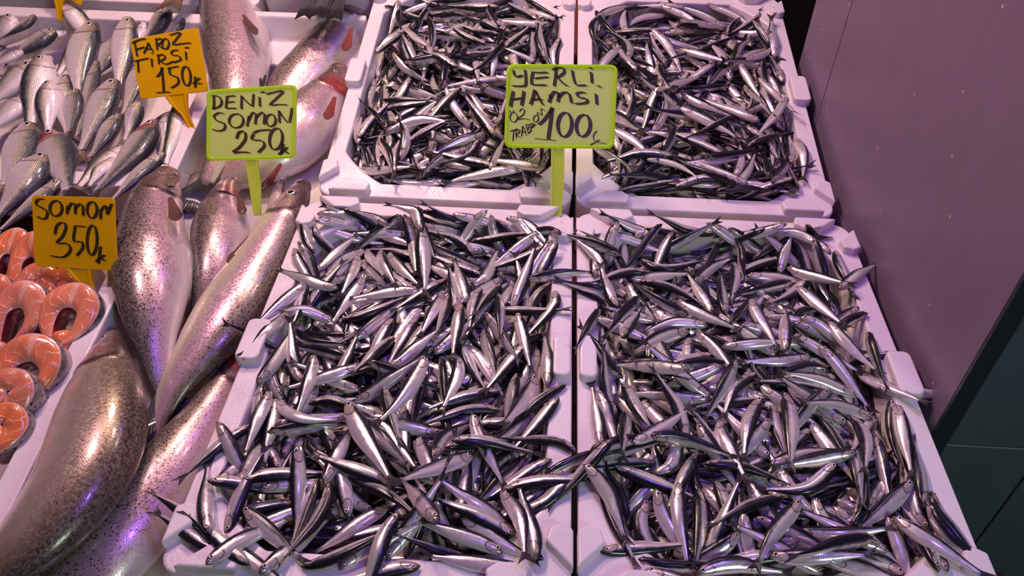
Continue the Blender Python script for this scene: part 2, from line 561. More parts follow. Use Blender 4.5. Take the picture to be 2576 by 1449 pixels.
def foam_box(label, frame, w, l, d, rim=.027, rimy=.030, inner_d=.078, cor=.07, lugs=True, skip=(), outer=0):
    """frame: 4x4 whose origin is the middle of the rim plane, x across, y away"""
    A, B = w / 2, l / 2
    frame = np.asarray(frame, float)
    org = frame[:3, 3] + frame[:3, :3] @ np.array([0, 0, -d])

    def tf(p):
        p = np.asarray(p, float)
        return p @ frame[:3, :3].T + frame[:3, 3]
    root = empty('foam_box', org)
    tag(root, label, 'box', 'white foam fish boxes')
    o0 = rrect(-A + .006, A - .006, -B + .006, B - .006, .02)
    o1 = rrect(-A, A, -B, B, .022)
    i1 = rrect(-A + rim, A - rim, -B + rimy, B - rimy, cor, chamfer=True)
    i0 = rrect(-A + rim + .012, A - rim - .012, -B + rimy + .012, B - rimy - .012, cor, chamfer=True)
    rows = [(o0, -d), (o1, 0), (i1, 0), (i0, -inner_d)]
    n = len(o0)
    V = [(x, y, z) for (pp, z) in rows for (x, y) in pp]
    F = []
    for k in range(3):
        for i in range(n):
            F.append((k * n + i, k * n + (i + 1) % n, (k + 1) * n + (i + 1) % n, (k + 1) * n + i))
    F.append(tuple(3 * n + i for i in range(n)))
    F.append(tuple(n - 1 - i for i in range(n)))
    b = mesh('shell', tf(V), F, M['foam'], parent=root, smooth=False, loc=org)
    bevel(b, .0035, 3, 30)
    if not lugs:
        return root

    def lug(name, poly, h):
        k = len(poly)
        V = [(x, y, z) for z in (-.004, h) for (x, y) in poly]
        F = [tuple(range(k))[::-1], tuple(range(k, 2 * k))] + [(i, (i + 1) % k, (i + 1) % k + k, i + k) for i in range(k)]
        o = mesh(name, tf(V), F, M['foam'], parent=root, smooth=False, loc=org)
        bevel(o, .003, 3, 50)
    for sx in (-1, 1):
        for sy in (-1, 1):
            if (sx, sy) in skip: continue
            # end-rim block and side-rim block, each cut off along the corner diagonal
            p = [(A - .018, B - .002), (A - .078, B - .002), (A - .082, B - .018), (A - .070, B - .027), (A - .046, B - .027)]
            q = [(A + .001, B - .024), (A + .001, B - .066), (A - .010, B - .072), (A - .022, B - .068), (A - .026, B - .052)]
            for pp in (p, q):
                pl = [(sx * x, sy * y) for x, y in pp]
                if sx * sy < 0: pl = pl[::-1]
                lug('corner_lug', pl[::-1] if False else pl, .012)
        y0, y1 = -.034, .034
        pl = rrect(A - rim + .004, A + (.006 if sx == outer else -.002), y0, y1, .008, 4)
        pl = [(sx * x, y) for x, y in pl]
        if sx < 0: pl = pl[::-1]
        lug('side_lug', pl, .013)
    return root


def fr(ox, oy, oz, tilt=0.0, rz=0.0):
    m = Matrix.Translation((ox, oy, oz)) @ Matrix.Rotation(rz, 4, 'Z') @ Matrix.Rotation(tilt, 4, 'X')
    return np.array(m)


BW, BL, BD = .393, .598, .125
TA = math.radians(9.2)
NL = fr(-.1995, -.301, 0)
NR = fr(.1995, -.301, 0)
_fc = FY + .299 * math.cos(TA)
FL = fr(-.1995, _fc, far_z(_fc), TA)
FR = fr(.1995, _fc, far_z(_fc), TA)
foam_box('foam box of anchovies in front of the stem of the YERLI HAMSI plate', NL, BW, BL, BD, outer=-1)
foam_box('white foam box of anchovies in the front row, against the mauve stone pillar', NR, BW, BL, BD, outer=1)
foam_box('white foam box of anchovies in the back row, next to the salmon', FL, BW, BL, BD, outer=-1)
foam_box('white foam box of anchovies in the back row, beside the dark gap at the pillar', FR, BW, BL, BD, outer=1)
_a = FY + .26
_a = .270
SB = fr(-.627 - .31, _a, far_z(_a), TA)
foam_box('white foam box holding grey-blue shad with the orange price plates', SB, .62, .47, .088, inner_d=.070, lugs=False, cor=.04)
_rz = math.atan2(.021, .26)
KB = np.array(Matrix.Translation((-.5915 + .0, -.24, -.004)) @ Matrix.Rotation(_rz, 4, 'Z') @ Matrix.Translation((-.1965, -.174, 0)))
foam_box('white foam box of orange salmon steaks below the shad', KB, BW, BL, .115, inner_d=.075, lugs=False, cor=.04)

# ------------------------------------------------------------------ fish builder
AN = dict(
    s=[0, .02, .05, .10, .16, .24, .34, .46, .58, .70, .80, .90, .96, 1],
    hd=[.004, .022, .042, .058, .068, .077, .082, .082, .074, .060, .045, .030, .026, .029],
    hv=[.006, .020, .034, .052, .068, .080, .088, .088, .078, .060, .042, .028, .025, .028],
    w=[.005, .020, .034, .044, .050, .054, .056, .055, .048, .036, .026, .015, .009, .006])
SAL = dict(
    s=[0, .012, .035, .07, .12, .17, .205, .22, .28, .36, .45, .55, .65, .74, .82, .89, .95, 1],
    hd=[.20, .34, .48, .62, .75, .86, .93, .93, .99, 1.0, 1.0, .95, .84, .68, .52, .40, .38, .42],
    hv=[.16, .30, .44, .58, .72, .86, .95, .92, 1.0, 1.03, 1.03, .96, .82, .64, .48, .38, .36, .40],
    w=[.16, .28, .40, .50, .58, .64, .70, .66, .70, .72, .70, .64, .54, .42, .30, .18, .10, .06])
SHD = dict(
    s=[0, .015, .04, .08, .13, .18, .22, .24, .30, .40, .50, .60, .70, .79, .87, .94, 1],
    hd=[.10, .30, .48, .64, .76, .85, .90, .90, .97, 1.0, .97, .86, .70, .52, .38, .29, .30],
    hv=[.12, .28, .46, .64, .80, .92, .98, .97, 1.05, 1.1, 1.04, .90, .70, .50, .34, .26, .28],
    w=[.08, .22, .34, .44, .52, .57, .60, .58, .60, .60, .57, .50, .40, .29, .19, .12, .06])


def resample(pts, n):
    pts = np.asarray(pts, float)
    if len(pts) == 2:
        t = np.linspace(0, 1, n)[:, None]
        return pts[0] * (1 - t) + pts[1] * t
    d = np.r_[0, np.cumsum(np.linalg.norm(np.diff(pts, axis=0), axis=1))]
    # Catmull-Rom through the points, then even spacing
    ext = np.vstack([2 * pts[0] - pts[1], pts, 2 * pts[-1] - pts[-2]])
    out = []
    for i in range(len(pts) - 1):
        p0, p1, p2, p3 = ext[i:i + 4]
        for t in np.linspace(0, 1, 12, endpoint=False):
            out.append(.5 * (2 * p1 + (p2 - p0) * t + (2 * p0 - 5 * p1 + 4 * p2 - p3) * t * t + (3 * p1 - p0 - 3 * p2 + p3) * t ** 3))
    out.append(pts[-1])
    out = np.array(out)
    d = np.r_[0, np.cumsum(np.linalg.norm(np.diff(out, axis=0), axis=1))]
    t = np.linspace(0, d[-1], n)
    return np.stack([np.interp(t, d, out[:, k]) for k in range(out.shape[1])], -1)


def at_s(P, s):
    t = np.linspace(0, 1, len(P))
    return np.stack([np.interp(s, t, P[:, k]) for k in range(3)], -1)


def frames(P, roll, side=1):
    """tangent (tail-ward), dorsal direction, lateral direction; roll 0 = lying on its side, pi/2 = back up"""
    T = unit(np.gradient(P, axis=0))
    up = np.array([0, 0, 1.0])
    h = unit(np.cross(up, T))                 # horizontal, to the left of the tail-ward direction
    n = unit(np.cross(T, h))                  # roughly up
    roll = np.asarray(roll)
    cr, sr = np.cos(roll), np.sin(roll)
    if roll.ndim: cr, sr = cr[:, None], sr[:, None]
    D = cr * h * side + sr * n
    Lt = np.cross(T, D)
    return T, D, Lt


def fish_body(P, D, L, prof, scale_h, scale_w, nring, m, power=1.0):
    """tube of rings; returns verts, quad faces (triangles at the ends as degenerate-free fans), s, v"""
    ss = np.interp(np.linspace(0, 1, nring), np.linspace(0, 1, len(prof['s'])), prof['s'])
    C = at_s(P, ss)
    Dd, Ll = unit(at_s(D, ss)), unit(at_s(L, ss))
    if np.ndim(scale_h):
        tt = np.linspace(0, 1, len(scale_h))
        scale_h, scale_w = np.interp(ss, tt, scale_h), np.interp(ss, tt, scale_w)
    hd = np.interp(ss, prof['s'], prof['hd']) * scale_h
    hv = np.interp(ss, prof['s'], prof['hv']) * scale_h
    w = np.interp(ss, prof['s'], prof['w']) * scale_w
    ph = np.arange(m) * 2 * math.pi / m
    cp, sp = np.cos(ph), np.sin(ph)
    hh = np.where(cp[None, :] > 0, hd[:, None], hv[:, None])
    V = C[:, None, :] + Dd[:, None, :] * (hh * cp[None, :])[..., None] + Ll[:, None, :] * (w[:, None] * (np.sign(sp) * np.abs(sp) ** power)[None, :])[..., None]
    V = V.reshape(-1, 3)
    i = np.arange(nring - 1)[:, None] * m
    j = np.arange(m)[None, :]
    F = np.stack([i + j, i + (j + 1) % m, i + m + (j + 1) % m, i + m + j], -1).reshape(-1, 4)
    # end caps as quads
    caps = []
    for base, flip in ((0, True), ((nring - 1) * m, False)):
        for k in range(m // 2 - 1):
            q = [base + k, base + k + 1, base + (m - 2 - k), base + (m - 1 - k)]
            caps.append(q[::-1] if flip else q)
    F = np.vstack([F, np.array(caps)])
    s = np.repeat(ss, m)
    pa = np.where(ph > math.pi, 2 * math.pi - ph, ph) / math.pi
    return V, F, s, np.tile(pa, nring)


def eye_vf(c, nrm, r, m=10, bulge=.35):
    nrm = unit(nrm)
    a = unit(np.cross(nrm, [.31, .2, .93]))
    b = np.cross(nrm, a)
    V, R = [c + nrm * r * bulge], [0.0]
    for q, hgt in ((.5, .85), (.86, .45), (1.0, -.2)):
        for k in range(m):
            t = 2 * math.pi * k / m
            V.append(c + (a * math.cos(t) + b * math.sin(t)) * r * q + nrm * r * bulge * hgt)
            R.append(q)
    F = [(0, 1 + k, 1 + (k + 1) % m, 1 + (k + 1) % m) for k in range(m)]
    for g in range(2):
        for k in range(m):
            F.append((1 + g * m + k, 1 + (g + 1) * m + k, 1 + (g + 1) * m + (k + 1) % m, 1 + g * m + (k + 1) % m))
    tri = [(0, 1 + k, 1 + (k + 1) % m) for k in range(m)]
    return np.array(V), tri + [f for f in F[m:]], np.array(R)


def fork_vf(base, T, D, L, h0, length, span, th, fork=.45, n=7):
    """forked tail fin: two-sided sheet with real thickness; attributes a (across) and r (outward)"""
    V, A, R = [], [], []
    for side in (1, -1):
        for i in range(n):
            a = -1 + 2 * i / (n - 1)
            for r in (0, .5, 1):
                ln = length * (1 - fork * (1 - abs(a)) ** .8) * r
                half = h0 + (span - h0) * r ** .9
                V.append(base + T * ln + D * a * half + L * side * th * (1 - .8 * r))
                A.append(a)
                R.append(r)
    k = n * 3
    F = []
    for sd in (0, 1):
        for i in range(n - 1):
            for j in range(2):
                q = [sd * k + i * 3 + j, sd * k + (i + 1) * 3 + j, sd * k + (i + 1) * 3 + j + 1, sd * k + i * 3 + j + 1]
                F.append(q if sd else q[::-1])
    for i in range(n - 1):
        F.append([i * 3 + 2, (i + 1) * 3 + 2, k + (i + 1) * 3 + 2, k + i * 3 + 2])
    for j in range(2):
        F.append([j, j + 1, k + j + 1, k + j])
        e = (n - 1) * 3
        F.append([e + j + 1, e + j, k + e + j, k + e + j + 1])
    return np.array(V), np.array(F), np.array(A), np.array(R)


def fan_vf(base, tip, half, nrm, th=.0012, b0=.35, n=7, round_=.22, curl=.0):
    """paddle-shaped fin from base to tip, half = half width at the tip"""
    base, tip = np.asarray(base, float), np.asarray(tip, float)
    T = tip - base
    ln = np.linalg.norm(T)
    T = T / ln
    S = unit(np.cross(nrm, T))
    N = unit(np.cross(T, S))
    V, A, R = [], [], []
    rs = (0, .35, .7, 1)
    for side in (1, -1):
        for i in range(n):
            a = -1 + 2 * i / (n - 1)
            for r in rs:
                l2 = ln * r * (1 - round_ * a * a * r)
                hw = half * (b0 + (1 - b0) * r)
                V.append(base + T * l2 + S * a * hw + N * (side * th * (1 - .7 * r) + curl * ln * r * r + .08 * half * math.cos(a * 2.2)))
                A.append(a)
                R.append(r)
    k = n * 4
    F = []
    for sd in (0, 1):
        for i in range(n - 1):
            for j in range(3):
                q = [sd * k + i * 4 + j, sd * k + (i + 1) * 4 + j, sd * k + (i + 1) * 4 + j + 1, sd * k + i * 4 + j + 1]
                F.append(q if sd else q[::-1])
    for i in range(n - 1):
        F.append([i * 4 + 3, (i + 1) * 4 + 3, k + (i + 1) * 4 + 3, k + i * 4 + 3])
    e = (n - 1) * 4
    for j in range(3):
        F.append([j, j + 1, k + j + 1, k + j])
        F.append([e + j + 1, e + j, k + e + j, k + e + j + 1])
    return np.array(V), np.array(F), np.array(A), np.array(R)


# ------------------------------------------------------------------ anchovy heaps
GS = .0025


class Heap:
    """height field over a box's opening (box frame); fish are laid on it one after another"""

    def __init__(self, frame, ax, ay, z0, target):
        self.fr, self.ax, self.ay = np.asarray(frame), ax, ay
        self.nx, self.ny = int(2 * (ax + .06) / GS), int(2 * (ay + .06) / GS)
        X = (np.arange(self.nx) + .5) * GS - ax - .06
        Y = (np.arange(self.ny) + .5) * GS - ay - .06
        self.X, self.Y = np.meshgrid(X, Y, indexing='ij')
        self.ins = (np.abs(self.X) < ax) & (np.abs(self.Y) < ay) & (np.abs(self.X) / ax + np.abs(self.Y) / ay < 1.80)
        self.H = np.where(self.ins, z0, .002)
        self.T = np.where(self.ins, target(self.X / ax, self.Y / ay), .004)

    def idx(self, x, y):
        i = np.clip(((x + self.ax + .06) / GS).astype(int), 0, self.nx - 1)
        j = np.clip(((y + self.ay + .06) / GS).astype(int), 0, self.ny - 1)
        return i, j

    def lay(self, xy, r, hw, sink=.35, drape=.3, maxslope=.45, squash=.12):
        """xy (n,2) spine in box coordinates, r half thickness (n), hw half width (n) -> z (n)"""
        n = len(xy)
        tg = unit(np.gradient(xy, axis=0))
        nr = np.stack([-tg[:, 1], tg[:, 0]], -1)
        c = np.full(n, -1.0)
        for o in (-.6, 0, .6):
            p = xy + nr * (hw * o)[:, None]
            i, j = self.idx(p[:, 0], p[:, 1])
            c = np.maximum(c, self.H[i, j] + r * math.sqrt(1 - o * o * .8))
        c = c - r * sink
        s = np.r_[0, np.cumsum(np.linalg.norm(np.diff(xy, axis=0), axis=1))]
        mid = s[-1] * .45
        # lowest straight line above all contact heights at the centre of mass
        best = None
        for b in np.linspace(-maxslope, maxslope, 19):
            a = np.max(c - b * (s - mid))
            if best is None or a + .002 * abs(b) < best[0]: best = (a + .002 * abs(b), a, b)
        z = best[1] + best[2] * (s - mid)
        cs = np.convolve(np.pad(c, 2, mode='edge'), np.ones(5) / 5, 'valid')
        z = z * (1 - drape) + np.maximum(np.minimum(cs, z), z - .012) * drape
        # soft flesh: whatever rises above the heap's surface settles most of the way back into it
        ci, cj = self.idx(xy[:, 0], xy[:, 1])
        tz = self.T[ci, cj]
        z = np.where(z > tz, tz + (z - tz) * squash, z)
        # stamp
        f = np.linspace(0, n - 1, n * 4)
        k = np.arange(n)
        fx, fy, fz = (np.interp(f, k, q) for q in (xy[:, 0], xy[:, 1], z))
        fr_, fh = np.interp(f, k, r), np.interp(f, k, hw)
        fnx, fny = np.interp(f, k, nr[:, 0]), np.interp(f, k, nr[:, 1])
        for o in np.linspace(-.95, .95, 9):
            i, j = self.idx(fx + fnx * fh * o, fy + fny * fh * o)
            np.maximum.at(self.H, (i, j), fz + fr_ * math.sqrt(1 - o * o))
        return z

    def world(self, p):
        return p @ self.fr[:3, :3].T + self.fr[:3, 3]

    def local(self, p):
        return (np.asarray(p) - self.fr[:3, 3]) @ self.fr[:3, :3]


def spine2d(x, y, yaw, ln, bend, n=9, sb=0.0):
    """curved spine; head at the +yaw end"""
    t = np.linspace(-.5, .5, n)
    ang = yaw + bend * t + sb * np.sin(t * 2 * math.pi)
    d = np.stack([np.cos(ang), np.sin(ang)], -1) * ln / (n - 1)
    p = np.cumsum(np.vstack([[0, 0], -(d[:-1] + d[1:]) / 2]), axis=0)
    return p - p.mean(0) + np.array([x, y])


def fits(heap, p, ax, ay):
    return (np.abs(p[:, 0]).max() < ax and np.abs(p[:, 1]).max() < ay and (np.abs(p[:, 0]) / ax + np.abs(p[:, 1]) / ay).max() < 1.82)


def anchovy_geo(P, roll, side, ln, fat, nring, m):
    T, D, L = frames(P, roll, side)
    return T, D, L, fish_body(P, D, L, AN, ln * fat, ln * fat, nring, m)


class Bulk:
    """collects the fish of the stuff object"""

    def __init__(self):
        self.V, self.F, self.S, self.Vv, self.R, self.Rr, self.A, self.M = [], [], [], [], [], [], [], []
        self.n = 0

    def add(self, V, F, s=None, v=None, rnd=0.0, r=None, a=None, mi=0):
        k = len(V)
        z = np.zeros(k)
        self.V.append(V)
        self.F.append(np.asarray(F) + self.n)
        self.S.append(z if s is None else s)
        self.Vv.append(z if v is None else v)
        self.Rr.append(z if r is None else r)
        self.A.append(z if a is None else a)
        self.R.append(np.full(k, rnd))
        self.M.append(np.full(len(F), mi))
        self.n += k


def quads(F):
    return np.array([list(f) + [f[-1]] if len(f) == 3 else list(f) for f in F])


BULK = Bulk()
ROLLS = [0, 0, .1, .3, -.3, .5, .8, 1.2, 1.0, 1.45, .2, -.15]  # several back-up rolls, so dark backs imitate shade deep in the heap


def bulk_fish(heap, xy, z, roll, side, ln, fat):
    P = heap.world(np.column_stack([xy, z]))
    T, D, L, (V, F, s, v) = anchovy_geo(P, roll, side, ln, fat, 12, 8)
    rnd = float(RNG.random())
    BULK.add(V, F, s, v, rnd)
    fv, ff, fa, fr_ = fork_vf(P[-1] - T[-1] * ln * .01, T[-1], D[-1], L[-1], ln * .025, ln * .15, ln * .085, ln * .004, n=5)
    BULK.add(fv, ff, rnd=rnd, r=fr_, a=fa, mi=1)
    c0 = at_s(P, .075)
    d0, l0 = unit(at_s(D, .075)), unit(at_s(L, .075))
    for sg in (1, -1):
        if (l0 * sg)[2] < -.5: continue
        ev, ef, er = eye_vf(c0 + d0 * ln * .016 * fat + l0 * sg * ln * .034 * fat, l0 * sg, ln * .028, 7)
        ef = quads(ef)
        BULK.add(ev, ef, rnd=rnd, r=er, mi=2)


def width_for(roll, ln, fat, n):
    t = np.linspace(0, 1, n)
    h = (np.interp(t, AN['s'], AN['hd']) + np.interp(t, AN['s'], AN['hv'])) / 2 * ln * fat
    w = np.interp(t, AN['s'], AN['w']) * ln * fat
    c, s = abs(math.cos(roll)), abs(math.sin(roll))
    return np.sqrt((h * s) ** 2 + (w * c) ** 2), np.sqrt((h * c) ** 2 + (w * s) ** 2)   # half thickness, half width


def fill(heap, margin, emit, level, limit, mean=.113, **kw):
    """drop fish where the heap is lowest until it has reached level below its target"""
    done = 0
    ax, ay = heap.ax, heap.ay
    while done < limit:
        gap = np.where(heap.ins, heap.T - level - heap.H, -1)
        if (gap > .004).sum() < 60: break
        cand = np.argwhere(gap > max(.004, np.quantile(gap[heap.ins], .80)))
        if len(cand) == 0: break
        i, j = cand[RNG.integers(len(cand))]
        ln = RNG.normal(mean, .008)
        yaw = RNG.uniform(0, 2 * math.pi)
        bend = RNG.normal(0, .35)
        for tr in range(8):
            p = spine2d(heap.X[i, j] + RNG.normal(0, .01), heap.Y[i, j] + RNG.normal(0, .01), yaw, ln, bend, sb=RNG.normal(0, .12))
            if fits(heap, p, ax - margin, ay - margin): break
            yaw = RNG.uniform(0, 2 * math.pi)
            p = p + (np.clip(p, [-ax + margin, -ay + margin], [ax - margin, ay - margin]) - p)[np.argmax(np.abs(np.clip(p, [-ax + margin, -ay + margin], [ax - margin, ay - margin]) - p).sum(1))]
            if fits(heap, p, ax - margin, ay - margin): break
        else:
            heap.H[i, j] += .002
            done += .05
            continue
        roll = ROLLS[RNG.integers(len(ROLLS))] + RNG.normal(0, .1)
        side = 1 if RNG.random() < .5 else -1
        fat = RNG.uniform(1.0, 1.18)
        r, hw = width_for(roll, ln, fat, len(p))
        z = heap.lay(p, r, hw, **kw)
        emit(heap, p, z, roll, side, ln, fat)
        done += 1
    return done


def tgt_near(u, v):
    # u across, v away (-1 near .. 1 far): domed, lower at the back wall
    return .022 * (1 - np.clip(np.abs(u), 0, 1) ** 3) - .014 - .022 * np.clip((v - .45) / .55, 0, 1) ** 1.3 - .006 * np.clip((-v - .7) / .3, 0, 1)


def tgt_far(u, v):
    return .018 * (1 - np.clip(np.abs(u), 0, 1) ** 3) - .012 - .030 * np.clip((v - .60) / .40, 0, 1) ** 1.2 + .008 * np.clip((-v - .5) / .4, 0, 1)


AX, AY = BW / 2 - .030, BL / 2 - .034
HEAPS = {}
for key, frm, tg in (('NL', NL, tgt_near), ('NR', NR, tgt_near), ('FL', FL, tgt_far), ('FR', FR, tgt_far)):
    HEAPS[key] = Heap(frm, AX, AY, -.058, tg)

